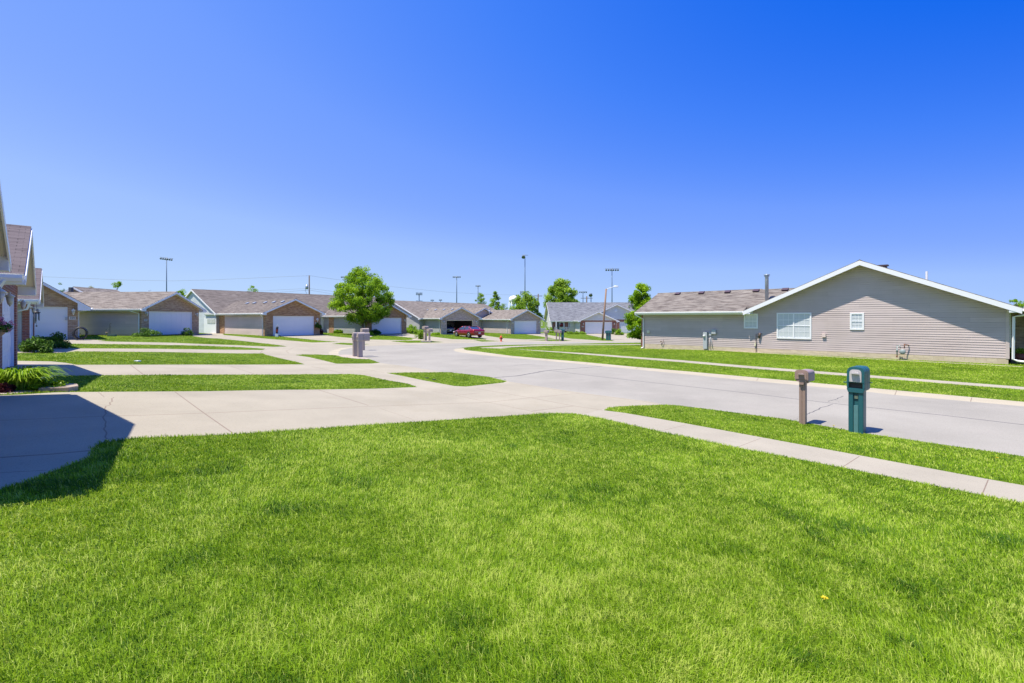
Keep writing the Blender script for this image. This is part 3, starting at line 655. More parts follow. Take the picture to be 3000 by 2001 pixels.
# --- the three garages of the near row at the left edge of the photo
HD = (-.692, .722); HN = (.722, .692)
def row_pt(a, b=-.91): return (a*HD[0]+b*HN[0], a*HD[1]+b*HN[1])
def row_garage(a0, a1, z0, ze, pitch, fr, label, door, roofm, d_margin=.65, depth=13, num=None, name='brick_garage_house'):
    e = house(name, row_pt(a0), HD, z0, label, 'house', 'garages of the near row'); W_ = a1-a0; zr = ze+pitch*W_/2
    front_brick(e, 0, W_, 0, ze, ze+.02, (d_margin, W_-d_margin, 2.16), BRED, xm=W_/2)
    siding(e, 'front', 0.0, [(0, ze+.03), (W_, ze+.03), (W_/2, zr)], S_CREAM, .11, 'gable_siding')
    core(e, 0, W_, .225, depth, ze, zr, mat=S_SAGE)
    b_ = MB(); b_.prism([(.01,ze+.0),(W_-.01,ze+.0),(W_/2,zr-.03)], .003, .3, 'y'); b_.build('gable_core', S_CREAM, e)
    garage_door(e, d_margin, W_-d_margin, 2.16, .06)
    siding(e, 'left', 0, [(.23, .0), (depth, .0), (depth, ze), (.23, ze)], S_SAGE, .11)
    siding(e, 'right', W_, [(.23, .0), (depth, .0), (depth, ze), (.23, ze)], S_SAGE, .11)
    fd = MB(); fd.box(-.012, W_+.012, .24, depth, -.6, -.002); fd.build('foundation', BLOCK, e)
    roof(e, 0, W_, 0, depth, ze, pitch, .42, fr, .3, 'y', roofm)
    downspout(e, [(-.50, fr*-1+.3, ze-pitch*.42-.02), (-.42, .05, ze-.5), (-.06, .42, ze-.62), (-.06, .42, .1), (-.2, .36, .03)])
    wall_lamp(e, W_-.3, -.001, 1.92, s=.8, mat=LGLASS); wall_lamp(e, .3, -.001, 1.92, s=.8, mat=LGLASS)
    return e
hA = row_garage(6.6, 13.35, .16, 2.66, .42, .22, 'nearest brick garage cut off by the left edge, only its cream gable rake showing', None, SH_DRK)
hB = row_garage(15.3, 21.72, .16, 2.48, .42, .39, 'brick garage behind the daylilies with weathered dark shingles and a hanging flower basket', None, SH_DRK)
hC = row_garage(30.3, 37.3, .11, 2.42, .42, .34, 'brick garage with wind chimes, half hidden behind the garage with the flower basket', None, SH_DRK)

# --- tan brick garage numbered 399
D39 = Vector((.722, .692)).normalized(); W_ = 6.4
e = h399 = house('tan_brick_house', Vector((-29.3, 32.0))-W_*D39, D39, .21, 'tan brick garage numbered 399 with a coiled hose reel at its corner', 'house')
ze, pt = 2.49, .7; zr = ze+pt*W_/2
dx1 = fp(e, 198, 950)[0]; front_brick(e, 0, W_, 0, ze, zr, (.7, dx1, 2.18), BTAN); core(e, 0, W_, .225, 12, ze, zr, mat=BTAN); garage_door(e, .7, dx1, 2.18, .06)
roof(e, 0, W_, 0, 12, ze, pt, .64, .55, .3, 'y', SH_TAN); wall_lamp(e, *[fp(e, 215, 912)[0], -.001, fp(e, 215, 912)[1]], s=1.1)
x_, z_ = fp(e, 211.8, 932); plaque(e, x_, 0, z_, '399', .34, .2); k_ = bar('keypad', *[fp(e, 194, 930)[0]-.06, fp(e, 194, 930)[0]+.06], -.03, 0, 1.3, 1.5, GREYM, e)
b_ = MB(); b_.prism([(W_,-.6),(W_+.01,-.6),(W_+.01,ze),(W_,ze)], .0, 12, 'y'); b_.build('side_brick_wall', BTAN, e)
downspout(e, [(W_+.75, -.2, ze-.42), (W_+.55, -.05, ze-.5), (W_+.06, .25, ze-.62), (W_+.06, .25, .05)])
# --- next house: long tan roof, garage facing right
e = h5 = house('siding_garage_house', (-32.25, 41.3), (.1, .995), .12, 'beige siding house with long tan roof and brick-fronted garage, between 399 and the blue gable', 'house')
W_, ze, pt = 6.6, 2.42, .44; zr = ze+pt*W_/2; dp = 15
front_brick(e, 0, W_, 0, ze, zr, (.75, W_-.85, 2.14), BTAN); core(e, 0, W_, .225, dp, ze, zr, mat=S_BEIGE)
garage_door(e, .75, W_-.85, 2.14, .06); siding(e, 'left', 0, [(.24, .08), (dp, .08), (dp, ze), (.24, ze)], S_BEIGE)
roof(e, 0, W_, 0, dp, ze, pt, .45, .45, .3, 'y', SH_TAN)
y_, z_ = sp_(e, 398, 905); downspout(e, [(-.52, y_, ze-.2), (-.5, y_, ze-.3), (-.07, y_-.35, ze-.5), (-.07, y_-.35, .1), (-.25, y_-.4, .02)])
wall_lamp(e, .38, -.001, 1.95, s=1.0); wall_lamp(e, W_-.42, -.001, 1.9, s=1.0); plaque(e, .4, 0, 1.35, '397', .3, .18)
zg = (HY-840.8)/F*48.5+CAMZ-.12; wg = wing(e, Vector((-44.5-1.9, 48.5)), (1, .02), .12, 'rear_gable')
roof(wg, 0, 3.8, 0, 5, zg-.13-.5*1.9, .5, .35, .4, 0, 'y', SH_TAN, gut=(0,0)); core(wg, 0, 3.8, 0, 5, zg-.13-.95, zg-.15, mat=CORE)
b_ = MB(); xf = (208-CX)/F*46+46*0; q_ = Vector((xf, 46.0))-Vector(FR[e][0]); lx_, ly_ = q_.dot(Vector((.1,.995)).normalized()), q_.dot(Vector((-.995,.1)).normalized()); b_.box(lx_-.13, lx_+.13, ly_-.13, ly_+.13, 2.9, (HY-842)/F*46+CAMZ-.12); b_.build('roof_flue', paint('dark_flue', (.08,.08,.09), .5), e)
d5 = Vector((.83, .55)).normalized(); w5 = wing(e, PZ(579, 49.2)-d5*2.8, d5, .0, 'rear_unit'); core(w5, 0, 2.8, 0, 5, 2.45, mat=S_SAGE); siding(w5, 'front', 0, [(0, .05), (2.8, .05), (2.8, 2.45), (0, 2.45)], S_SAGE)
bb = MB(); bb.box(-.5, 3.1, -.5, 5, 2.46, 2.65); bb.build('porch_roof', WHITE, w5); downspout(w5, [(2.4, -.45, 2.4), (2.7, -.07, 2.1), (2.7, -.07, .1)])

# --- long duplex building with the blue gable, garages 397 and the one behind the maple
DD = Vector((.607, .795)).normalized(); DB = Vector((-DD.y, DD.x))
e = hD = house('duplex_house', Vector((-34.9, 56.5))-.3*DD, DD, -.27, 'long brown-roofed duplex with blue-grey gable end and two brick garages, behind the maple', 'house')
ze, dpth, LN = 2.55, 14.0, 30.5; pt = 3.1/7.4; zr = ze+pt*7
core(e, 0, LN, 0, dpth, ze, zr, 'x', mat=S_BEIGE)
siding(e, 'left', 0, [(.02, .1), (dpth, .1), (dpth, ze), (dpth/2, zr-.01), (.02, ze)], S_BLUE)
siding(e, 'front', 0, [(0, .1), (LN, .1), (LN, ze), (0, ze)], S_GREEN)
roof(e, 0, dpth, 0, LN, ze, pt, .45, .22, .2, 'x', SH_BRN)
(ya, za), (yb, zb) = sp_(e, 599, 931), sp_(e, 634.5, 978); y0, y1 = min(ya, yb), max(ya, yb)
dr = bar('white_side_door', -.05, -.018, y0, y1, .1, za, WHITE, e)
q = [sp_(e, 609, 932), sp_(e, 632, 948)]; g = MB(); ys, yl = min(q[0][0], q[1][0]), max(q[0][0], q[1][0]); g.box(-.075, -.052, ys, yl, q[1][1], q[0][1]); g.build('door_window', GLASSD, dr)
g = MB()
for k in range(6): zz = q[1][1]+(q[0][1]-q[1][1])*(k+.5)/6; g.box(-.085, -.076, ys, yl, zz-.03, zz+.03)
g.box(-.09, -.086, (ys+yl)/2-.04, (ys+yl)/2+.04, q[1][1], q[0][1]); g.build('blind_slats', WHITE, dr)
def dgarage(parent, O, d, z0, W_, dp, ze, pt, brick, side, sidew, roofm, open_=False, dm=(.65,.65), door=2.14, apx=None, extra=3.0, brick_ret=0):
    g = wing(parent, O, d, z0); zr = ze+pt*W_/2
    front_brick(g, 0, W_, 0, ze, zr, (dm[0], W_-dm[1], door), brick)
    if not open_: core(g, 0, W_, .225, dp+extra, ze, zr, mat=side); garage_door(g, dm[0], W_-dm[1], door, .06)
    else:
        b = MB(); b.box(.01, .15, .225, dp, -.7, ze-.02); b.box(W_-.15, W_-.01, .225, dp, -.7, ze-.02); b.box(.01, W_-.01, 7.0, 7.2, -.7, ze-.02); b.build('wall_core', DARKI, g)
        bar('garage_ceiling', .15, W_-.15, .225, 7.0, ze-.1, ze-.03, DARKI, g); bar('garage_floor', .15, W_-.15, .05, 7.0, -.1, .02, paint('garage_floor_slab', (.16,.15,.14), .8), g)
        b = MB(); b.prism([(.02,ze),(W_-.02,ze),(W_/2,zr-.03)], .225, dp+extra, 'y'); b.build('attic_core', side, g)
        f = MB(); f.box(dm[0], dm[0]+.07, .05, .2, 0, door); f.box(W_-dm[1]-.07, W_-dm[1], .05, .2, 0, door); f.box(dm[0]+.07, W_-dm[1]-.07, .05, .2, door-.08, door); f.build('door_frame', SOFFIT, g)
    siding(g, 'left', 0, [(.24+brick_ret, .08), (dp, .08), (dp, ze), (.24+brick_ret, ze)], side)
    siding(g, 'right', W_, [(.24, .08), (dp, .08), (dp, ze), (.24, ze)], side)
    if brick_ret: bb = MB(); bb.box(-.004, .1, .225, .24+brick_ret, -.7, ze-.01); bb.build('brick_return', brick, g)
    fd = MB(); fd.box(-.01, W_+.01, .24, dp, -.6, .078); fd.build('foundation', BLOCK, g)
    roof(g, 0, W_, 0, dp+extra, ze, pt, .42, .45, 0, 'y', roofm, rk=(1, 0))
    return g
g1 = dgarage(hD, (-25.9, 49.67), DD, -.25, 6.23, 11.3, 2.52, .45, BBRN, S_BEIGE, None, SH_BRN, dm=(.88, .72))
downspout(g1, [(-.48, .1, 2.3), (-.3, .1, 2.2), (-.07, .35, 2.0), (-.07, .35, .05)]); wall_lamp(g1, 5.85, -.001, 1.75, s=1.1); plaque(g1, 5.8, 0, 1.35, '393', .32, .18)
bb = MB(); bb.box(-.03, .1, 9.75, 11.2, -.5, 2.4); bb.build('brick_pier', BBRN, g1)
for px, py in ((725, 876), (745.6, 874.7), (777.6, 878.8), (803, 877.5), (828.6, 876.6)):
    O, d_, z0_ = FR[g1]; # on the left roof slope, about 0.4 m below the ridge
    s_ = 3.115-.9; t_ = sp_(g1, px, py, s_)[0]; roof_vent(g1, s_, t_, 2.52+.45*(s_)+.13, .45, -1, mat=GALV)
g2 = dgarage(hD, (-18.7, 61.0), DD, -.44, 6.55, 8.0, 2.5, .45, BBRN, S_GREEN, None, SH_BRN, dm=(.8, .85), extra=4)
bb = MB(); bb.box(-.03, .1, 7.4, 8.6, -.5, 2.3); bb.build('brick_pier', BBRN, g2); wall_lamp(g2, 6.15, -.001, 1.8)
downspout(g2, [(-.48, .1, 2.3), (-.07, .35, 2.0), (-.07, .35, .05)])
# entry between the garages
x0, z0 = fp(hD, 942.5, 928); x1, z1 = fp(hD, 963, 972); bb = MB(); bb.box(x0-.15, x1+.15, -.10, -.03, 0, 2.25); do = bb.build('entry_door', WHITE, hD)
bar('door_glass', x0+.35, x1-.3, -.125, -.103, .65, 1.95, GLASSD, do); bar('brick_pier', x1+.2, x1+.9, -.12, -.02, -.3, 2.4, BBRN, hD)
# --- second building: open garage
e = hE = house('open_garage_house', Vector((-19.5, 76.8))-Vector((-.8,.6))*6.5, (.6, .8), -.78, 'tan-roofed house with its grey brick garage standing open behind the red car', 'house')
ER = 3.0+CAMZ+.78; core(e, .3, 23, .2, 12.8, 2.5, ER-.2, 'x', mat=S_GREEN); pe = (ER-.13-2.5)/6.5
siding(e, 'front', .2, [(.3, .1), (23, .1), (23, 2.5), (.3, 2.5)], S_GREEN)
roof(e, .2, 12.8, .3, 23, 2.5, pe, .42, .3, .4, 'x', SH_TAN)
ge = dgarage(hE, (-10.5, 70.0), (.78, .626), -.76, 6.7, 11.2, 2.5, .44, BGRY, S_GREEN, None, SH_TAN, open_=True, dm=(.95, .98), door=2.13, extra=5)
downspout(ge, [(-.48, .1, 2.3), (-.3, .1, 2.2), (-.07, .3, 1.95), (-.07, .3, .05)])
for px, py in ((1233.6, 897.5), (1251.5, 896.9), (1276.6, 899.4), (1301.3, 899), (1325.4, 898)):
    s_ = 3.35-.9; t_ = sp_(ge, px, py, s_)[0]; roof_vent(ge, s_, t_, 2.5+.44*s_+.13, .44, -1, mat=GALV)
wall_lamp(ge, .45, -.001, 1.85); wall_lamp(ge, 6.25, -.001, 1.85)
# --- right-hand unit with closed garage
e = hE2 = house('taupe_garage_house', (-.2, 74.8), (.807, .59), -.86, 'taupe siding house with grey brick garage front behind the red hydrant', 'house')
W_, dp, ze, pt = 6.1, 8.8, 2.45, .44; zr = ze+pt*W_/2
front_brick(e, 0, W_, 0, ze, zr, (.72, W_-.85, 2.1), BGRY); core(e, 0, W_, .225, dp+7, ze, zr, mat=S_TAUPE); garage_door(e, .72, W_-.85, 2.1, .06)
siding(e, 'left', 0, [(.24, .08), (dp, .08), (dp, ze), (.24, ze)], S_TAUPE); siding(e, 'right', W_, [(.24, .08), (dp+7, .08), (dp+7, ze), (.24, ze)], S_TAUPE)
roof(e, 0, W_, 0, dp+7, ze, pt, .42, .45, 0, 'y', SH_TAN, rk=(1,0)); bb = MB(); bb.box(-.04, .1, dp, dp+1.4, -.5, 2.3); bb.build('brick_pier', BGRY, e)
downspout(e, [(-.48, .2, 2.25), (-.3, .2, 2.15), (-.07, .9, 1.95), (-.07, .9, .05)])
b = MB(); y_, z_ = sp_(e, 1433.5, 918, 1.2); b.tube([(1.2, y_, ze+.3), (1.2, y_, z_+.75)], .09, 8); b.tube([(1.2, y_, z_+.72), (1.2, y_, z_+.86)], .13, 8); b.build('flue_pipe', GALV, e)
g_ = wing(e, Vector((FR[e][0]))+Vector((-.59,.807)).normalized()*8.6+Vector((.807,.59)).normalized()*-2.6, (.807,.59), -.86, 'entry_gable')
zt = fp(g_, 1440, 902)[1]; roof(g_, 0, 6.0, 0, 7, zt-.13-.5*3.0, .5, .4, .5, 0, 'y', SH_TAN, gut=(0,0)); core(g_, 0, 6.0, 0, 7, zt-.13-1.5, zt-.15, mat=S_TAUPE)
wall_lamp(e, .35, -.001, 1.8); wall_lamp(e, W_-.4, -.001, 1.8)

# --- white-sided house with grey roof
e = hW = house('white_siding_house', (7.64, 90.0), (1, .03), -1.08, 'white siding house with slate grey roof, red brick garages and a covered entry', 'house')
dp = 12.5; ze = 2.35; ridge_h = 47/F*96+CAMZ+1.08; pt = (ridge_h-.13-ze)/(dp/2)
xr = 13.5
core(e, 0, xr+12, 0, dp, ze, ze+pt*dp/2, 'x', mat=S_WHITE); roof(e, 0, dp, 0, xr+12, ze, pt, .4, .45, .4, 'x', SH_GRY)
siding(e, 'left', 0, [(.02, .1), (dp, .1), (dp, ze), (dp/2, ze+pt*dp/2-.02), (.02, ze)], S_WHITE, .15)
X = lambda px, py=950: fp(e, px, py)
q0, q1 = X(1632)[0], X(1700)[0]
siding(e, 'front', 0, [(X(1670)[0], .05), (q1+.3, .05), (q1+.3, ze), (X(1670)[0], ze)], S_WHITE, .15)
for a_, b_ in ((1618.5, 1631.5), (1652.5, 1664.5)): bb = MB(); bb.box(X(a_)[0], X(b_)[0], -.03, .1, -.3, ze-.02); bb.build('brick_pier', BRED, e)
b = MB(); b.box(X(1651.5)[0]-1.9, X(1651.5)[0]-.15, -.02, .05, 0, 2.3); b.build('entry_recess', CORE, e)
d0 = X(1639)[0]; do = bar('entry_door', d0, d0+.95, -.06, -.025, .05, 2.1, WHITE, e); bar('door_glass', d0+.2, d0+.75, -.075, -.062, 1.1, 1.9, GLASSD, do)
dl = bar('side_light', X(1632.5)[0], X(1636.3)[0], -.05, -.025, .3, 2.1, GLASSD, e)
window(e, 'front', -.002, X(1665.3)[0], X(1669.5)[0], .9, 2.0, 1, (1, 2), GLASSD)
po = MB(); po.box(X(1625.5)[0], X(1628)[0], -1.5, -1.35, 0, 2.2); po.build('porch_post', WHITE, e)
y0, y1 = sp_(e, 1597.5, 950)[0], sp_(e, 1605, 950)[0]; window(e, 'left', -.018, min(y0,y1), max(y0,y1), .55, 2.0, 1, (2, 4), GLASSD)
y0, y1 = sp_(e, 1587, 950)[0], sp_(e, 1589.5, 950)[0]; window(e, 'left', -.018, min(y0,y1), max(y0,y1), 1.0, 1.9, 1, (2, 4), GLASSD)
# nearer small gable garage
gO = PZ(1700.3, 84); gd = Vector((1, .02)); gw = 6.35
def wgar(O, W_, dp, ze, pt, f, rw=SH_GRY, z0=-1.08, ex=0, door=None):
    g = wing(e, O, (1, .02), z0); zr = ze+pt*W_/2; d0, d1 = door
    front_brick(g, 0, W_, 0, ze, ze+.02, (d0, d1, 2.1), BRED); garage_door(g, d0, d1, 2.1, .06)
    core(g, 0, W_, .225, dp, ze, zr, mat=S_CREAM if f else S_WHITE)
    bb = MB(); bb.prism([(.01,ze),(W_-.01,ze),(W_/2,zr-.03)], .003, .3, 'y'); bb.build('gable_core', S_WHITE, g)
    siding(g, 'front', 0, [(0, ze+.03), (W_, ze+.03), (W_/2, zr)], S_WHITE, .15, 'gable_siding')
    siding(g, 'left', 0, [(.24, .08), (dp, .08), (dp, ze), (.24, ze)], S_WHITE, .15)
    roof(g, 0, W_, 0, dp, ze, pt, .4, .4, 0, 'y', rw, rk=(1, 0)); return g
gw1 = wgar(gO, 6.35, 9, 2.35, .47, 1, door=(.85, 5.65))
O2 = PZ(1712, 88); gw2 = wgar(O2, 12.0, 12, 2.5, .46, 0, door=(6.55, 11.3))
v_ = MB(); v_.M = Matrix.Translation((6.0-.12, -.03, 4.15)) @ Matrix.Rotation(math.radians(90), 4, 'X'); v_.lathe([(.28,-.02),(.28,.03),(.2,.035)], seg=20); v_.build('gable_vent', WHITE, gw2)
wall_lamp(gw1, .5, -.001, 1.75); wall_lamp(gw1, 6.0, -.001, 1.75); plaque(gw1, .42, 0, 1.25, '389', .35, .2)
downspout(gw1, [(-.45, .1, 2.1), (-.07, .4, 1.9), (-.07, .4, .05)]); downspout(gw1, [(6.8, .1, 2.1), (6.42, .3, 1.9), (6.42, .3, .05)])

# --- big taupe house on the right
e = hR = house('taupe_siding_house', (10.34, 37.49), (.7071, -.7071), -.35, 'large taupe siding house with wide white-edged gable on the right', 'house')
g0, g1_ = 8.17, 19.97; pt = .447; ze = 2.55; zr = ze+pt*(g1_-g0)/2; fz = -.02
def gz_l(x): p = FR[e][0]+FR[e][1]*x; return gz(p.x, p.y)+.35
base = [(0, fz), (g1_, fz), (g1_, ze), ((g0+g1_)/2, zr), (g0, ze), (0, ze+.0)]
siding(e, 'front', 0, [(0, fz), (g0, fz), (g0, ze), (0, ze)], S_TAUPE, .127)
siding(e, 'front', 0, [(g0, fz), (g1_-.1, fz), (g1_-.1, ze), ((g0+g1_)/2, zr), (g0, ze)], S_TAUPE, .127, 'gable_siding')
core(e, 0, g0, 0, 6.44, ze, ze+.43*3.22, 'x', mat=S_TAUPE, zb=-.05); core(e, g0, g1_, 0, 15, ze, zr, mat=S_TAUPE, zb=-.05)
cb = MB(); cb.box(g1_-.1, g1_+.03, -.03, .1, fz, ze); cb.box(g1_+.004, g1_+.03, .1, .2, fz, ze); cb.build('corner_board', S_TAUPE, e)
fd = MB(); fd.box(.01, g1_-.01, -.012, 15, -1.0, -.022); fd.build('foundation', BLOCK, e)
br = MB(); br.box(-.12, -.003, -.0, 6.44, -.6, ze-.1); br.build('brick_return', BRED, e)
roof(e, g0, g1_, 0, 15, ze, pt, .43, .6, .4, 'y', SH_MIX, gut=(0, 1), fh=.26)
roof(e, 0, 6.44, 0, g0-.44, ze+.02, .43, .52, .4, 0, 'x', SH_MIX, rk=(1, 0))
b = MB(); zw = lambda y: ze+.02+.43*y
b.prism([(.12, zw(.12)), (3.22, zw(3.22)), (6.4, zw(.04)), (6.4, zw(.04)+.127), (3.22, zw(3.22)+.127), (.12, zw(.12)+.127)], g0-.441, 12.2, 'x'); b.build('roof', SH_MIX, e)
def win(p0, p1, cols, mun): a_ = fp(e, *p0); b_ = fp(e, *p1); return window(e, 'front', -.0, a_[0], b_[0], b_[1], a_[1], cols, mun)
win((2275.8, 916.5), (2377.6, 994.4), 2, (3, 4)); win((2490.3, 916.5), (2531.8, 966.7), 1, (3, 4)); win((2180, 918.8), (2221, 962.8), 1, (3, 4))
def wallbox(name, p0, p1, dep, mt, par=None, bev=.006, y=-.016):
    a_ = fp(e, *p0); b_ = fp(e, *p1); return bar(name, a_[0], b_[0], y-dep, y, b_[1], a_[1], mt, par or e, bev)
wallbox('electric_meter_cabinet', (2062.8, 972.6), (2074, 1022), .17, GREYM)
q = fp(e, 2066.3, 984); b = MB(); b.M = Matrix.Translation((q[0], -.186, q[1])) @ Matrix.Rotation(math.radians(90), 4, 'X'); b.lathe([(.09,0),(.09,.06),(.06,.1),(.01,.11)], seg=16); b.build('electric_meter', paint('meter_glass', (.6,.62,.62), .2, coat=1), e)
wallbox('junction_box', (2078.6, 972.6), (2085.5, 983.5), .1, GREYM); wallbox('disconnect_box', (2086.8, 965), (2099, 978.5), .15, GREYM)
b = MB()
for p0, p1, r_ in (((2081.5,983.5),(2081,1021),.022), ((2083,983.5),(2089.5,1021),.018), ((2087,978),(2081.6,983),.02)):
    a_, c_ = fp(e, *p0), fp(e, *p1); b.tube([(a_[0], -.06, a_[1]), (c_[0], -.06-.05, c_[1])], r_, 6)
b.build('conduit', GREYM, e)
wallbox('outlet_box', (1897, 968), (1904, 976), .07, SOFFIT); wallbox('vent_box', (2409.5, 976), (2420, 988), .09, S_BEIGE); wallbox('outlet_cover', (2211, 1004), (2216, 1014), .06, SOFFIT)
b = MB(); P_ = lambda px, py, yy=-.09: (fp(e, px, py)[0], yy, fp(e, px, py)[1])
b.tube([P_(2216.3, 1034), P_(2216.3, 979), P_(2225, 978)], .02, 6); b.tube([P_(2225, 990), P_(2228, 975)], .07, 8); b.build('standpipe', paint('brown_iron', (.10,.07,.06), .6), e)
b = MB(); b.tube([P_(1939, 1004), P_(1941, 1009), P_(1944.5, 1002), P_(1945.5, 995)], .018, 6); b.tube([P_(1936.5, 1000.5), P_(1939.5, 1000.5)], .04, 6); b.build('hose_tap', paint('tap_iron', (.16,.10,.09), .6), e)
# gas meter
gm = MB(); GM = paint('gas_meter_grey', (.24,.29,.29), .5, .1); RUST = paint('rusty_pipe', (.20,.075,.04), .85, .3, 12)
q = fp(e, 2646, 1030); gm.M = Matrix.Translation((q[0], -.26, q[1])) @ Matrix.Rotation(math.radians(90), 4, 'X'); gm.lathe([(.02,-.09),(.11,-.08),(.14,-.03),(.14,.05),(.11,.09),(.02,.1)], seg=18); gmo = gm.build('gas_meter', GM, e)
b = MB(); b.tube([P_(2630, 1041, -.26), P_(2630, 1012, -.26), P_(2637, 1011, -.26), P_(2640, 1020, -.26)], .028, 8); b.tube([P_(2627, 1026, -.26), P_(2633, 1026, -.26)], .06, 8); b.build('gas_inlet', GM, gmo)
b = MB(); b.tube([P_(2651.5, 1020, -.26), P_(2651, 1007.5, -.26), P_(2662, 1011, -.1), P_(2662, 1012, .0)], .026, 8); b.tube([P_(2630, 1041, -.26), P_(2629, 1046, -.26)], .035, 8); b.build('gas_outlet', RUST, gmo)
b = MB(); b.tube([P_(2637, 1055, -.3), P_(2640, 1047, -.3), P_(2638, 1042, -.28)], .02, 6); b.build('gas_riser', paint('green_riser', (.05,.08,.05), .6), gmo)
# downspouts
x_ = fp(e, 1880, 1000)[0]; downspout(e, [(-.3, -.56, ze-.32), (-.2, -.5, ze-.38), (.08, -.09, ze-.62), (.08, -.09, -.28), (.02, -.3, -.36)], .085)
downspout(e, [(g1_+2.9, -.15, ze-.22), (g1_+.5, -.14, ze-.42), (g1_+.17, -.13, ze-.5), (g1_+.15, -.13, -.02), (g1_+.3, -.14, -.1), (g1_+2.5, -.16, -.34)], .085)
for px, py in ((1986.5, 859.5), (2056, 857), (2132.8, 854), (2216, 850), (2301, 848)):
    x_ = fp(e, px, py, 2.9)[0]; roof_vent(e, x_, 2.85, ze+.02+.43*2.85+.13, .43, -1, 'x')
b = MB(); x_ = fp(e, 2246.5, 870, 1.2)[0]; b.tube([(x_, 1.2, ze+.4), (x_, 1.2, fp(e, 2246, 811, 1.2)[1])], .115, 12); zt = fp(e, 2246, 811, 1.2)[1]; b.lathe([(.115,0),(.17,.03),(.17,.06),(.13,.09),(.2,.12),(.2,.15),(.02,.18)], (x_, 1.2, zt), 12); b.build('flue_pipe', GALV, e)
b = MB(); x_, zt = fp(e, 2715, 795, 1.5); b.tube([(x_, 1.5, zt-1.2), (x_, 1.5, zt)], .055, 10, sm=False); b.build('plumbing_vent', WHITE, e)
b = MB(); x_, zt = fp(e, 2587.6, 775.5, 1.5); b.box(x_-.17, x_+.17, 1.3, 1.7, zt-.7, zt-.09); b.box(x_-.24, x_+.24, 1.25, 1.75, zt-.09, zt-.02); b.build('roof_vent', VENT, e)
# set-back porch round the right corner
pr = wing(e, Vector(FR[e][0])+Vector((.7071,-.7071))*g1_+Vector((.7071,.7071))*1.6, (.7071,-.7071), -.35, 'porch')
core(pr, .0, 6, 2.6, 6, ze-.02, mat=BGRY, zb=-.5)
pb = MB(); pb.box(.02, 7, 2.35, 2.6, -.6, ze-.05); pb.build('brick_wall', BGRY, pr)
siding(e, 'right', g1_+.03, [(.2, 0), (4.2, 0), (4.2, ze), (.2, ze)], S_TAUPE)
pc = MB(); pc.box(-.05, 7, -1.9, 2.6, ze-.26, ze-.2); pc.build('porch_ceiling', SOFFIT, pr)
window(e, 'right', g1_+.045, .75, 1.7, .5, 2.35, 1, (2, 4), GLASSD)
pp = MB(); pp.box(1.05, 1.2, .2, .35, -.4, ze-.2); pp.build('porch_post', WHITE, pr)
pf = MB(); pf.box(.1, 7, -.6, 2.35, -.6, -.12); pf.build('porch_floor', DARKI, pr)
# ---------------------------------------------------------------- trees and plants
BARK = paint('bark', (.13,.105,.085), .9, .3, 14, .4, 40)
MAPLE = leafmat('maple_leaf', (0.043,0.131,0.009), (0.189,0.348,0.017), (0.435,0.609,0.043), .4)
LIME = leafmat('lime_leaf', (0.075,0.188,0.006), (0.213,0.375,0.010), (0.375,0.550,0.025), .4)
FARG = leafmat('far_tree_leaf', (0.060,0.150,0.012), (0.195,0.330,0.027), (0.390,0.540,0.075), .4)
DGRN = leafmat('dark_evergreen_leaf', (0.022,0.068,0.009), (0.068,0.150,0.015), (0.165,0.285,0.030), .2)
REDL = leafmat('dark_red_leaf', (.03,.008,.012), (.09,.02,.03), (.20,.05,.07), .25)
LILY = leafmat('daylily_leaf', (.06,.15,.008), (.20,.36,.012), (.42,.56,.06), .3, .35)
PALE = leafmat('pale_blossom', (.25,.24,.16), (.38,.37,.26), (.5,.5,.38), .3)
def leaves(C, size, tone, flat=.0):
    """rhombus leaves at the points C"""
    n = len(C); a = RNG.normal(size=(n,3)); a[:,2] *= (1-flat); a /= np.linalg.norm(a, axis=1)[:,None]
    b = RNG.normal(size=(n,3)); b -= a*(a*b).sum(1)[:,None]; b /= np.linalg.norm(b, axis=1)[:,None]
    s = (size*(.6+.8*RNG.random(n)))[:,None]; p, q, r, t = C-a*s, C+b*s*.45, C+a*s, C-b*s*.45
    return np.stack((p,q,r, p,r,t), 1).reshape(-1,3), np.repeat(tone, 6)
def crown_points(H0, H1, R, n, nclump, prof, cs, seed):
    g = np.random.default_rng(seed); C = []
    while len(C) < nclump:
        f = g.random(); rr = np.interp(f, *prof)*R; k = g.random()**.42
        if g.random() > rr/R+.12: continue
        an = g.random()*6.283; C.append((rr*k*math.cos(an), rr*k*math.sin(an), H0+(H1-H0)*f))
    C = np.array(C); i = g.integers(0, nclump, n); ct = g.normal(.5, .13, nclump)
    sz = cs*(.6+.8*g.random(nclump)); d = g.normal(size=(n,3)); d /= np.linalg.norm(d,axis=1)[:,None]; k = g.random(n)**.5
    P = C[i]+d*k[:,None]*sz[i][:,None]*np.array((1,1,.8)); 
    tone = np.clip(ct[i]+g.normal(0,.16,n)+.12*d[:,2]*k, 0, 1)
    return P, tone, C
PROF_M = ([0,.08,.25,.45,.65,.82,.93,1],[.35,.72,1,.97,.78,.50,.28,.06])
PROF_R = ([0,.1,.35,.6,.85,1],[.5,.85,1,.95,.65,.15])
PROF_T = ([0,.15,.4,.7,1],[.45,.9,.9,.55,.08])
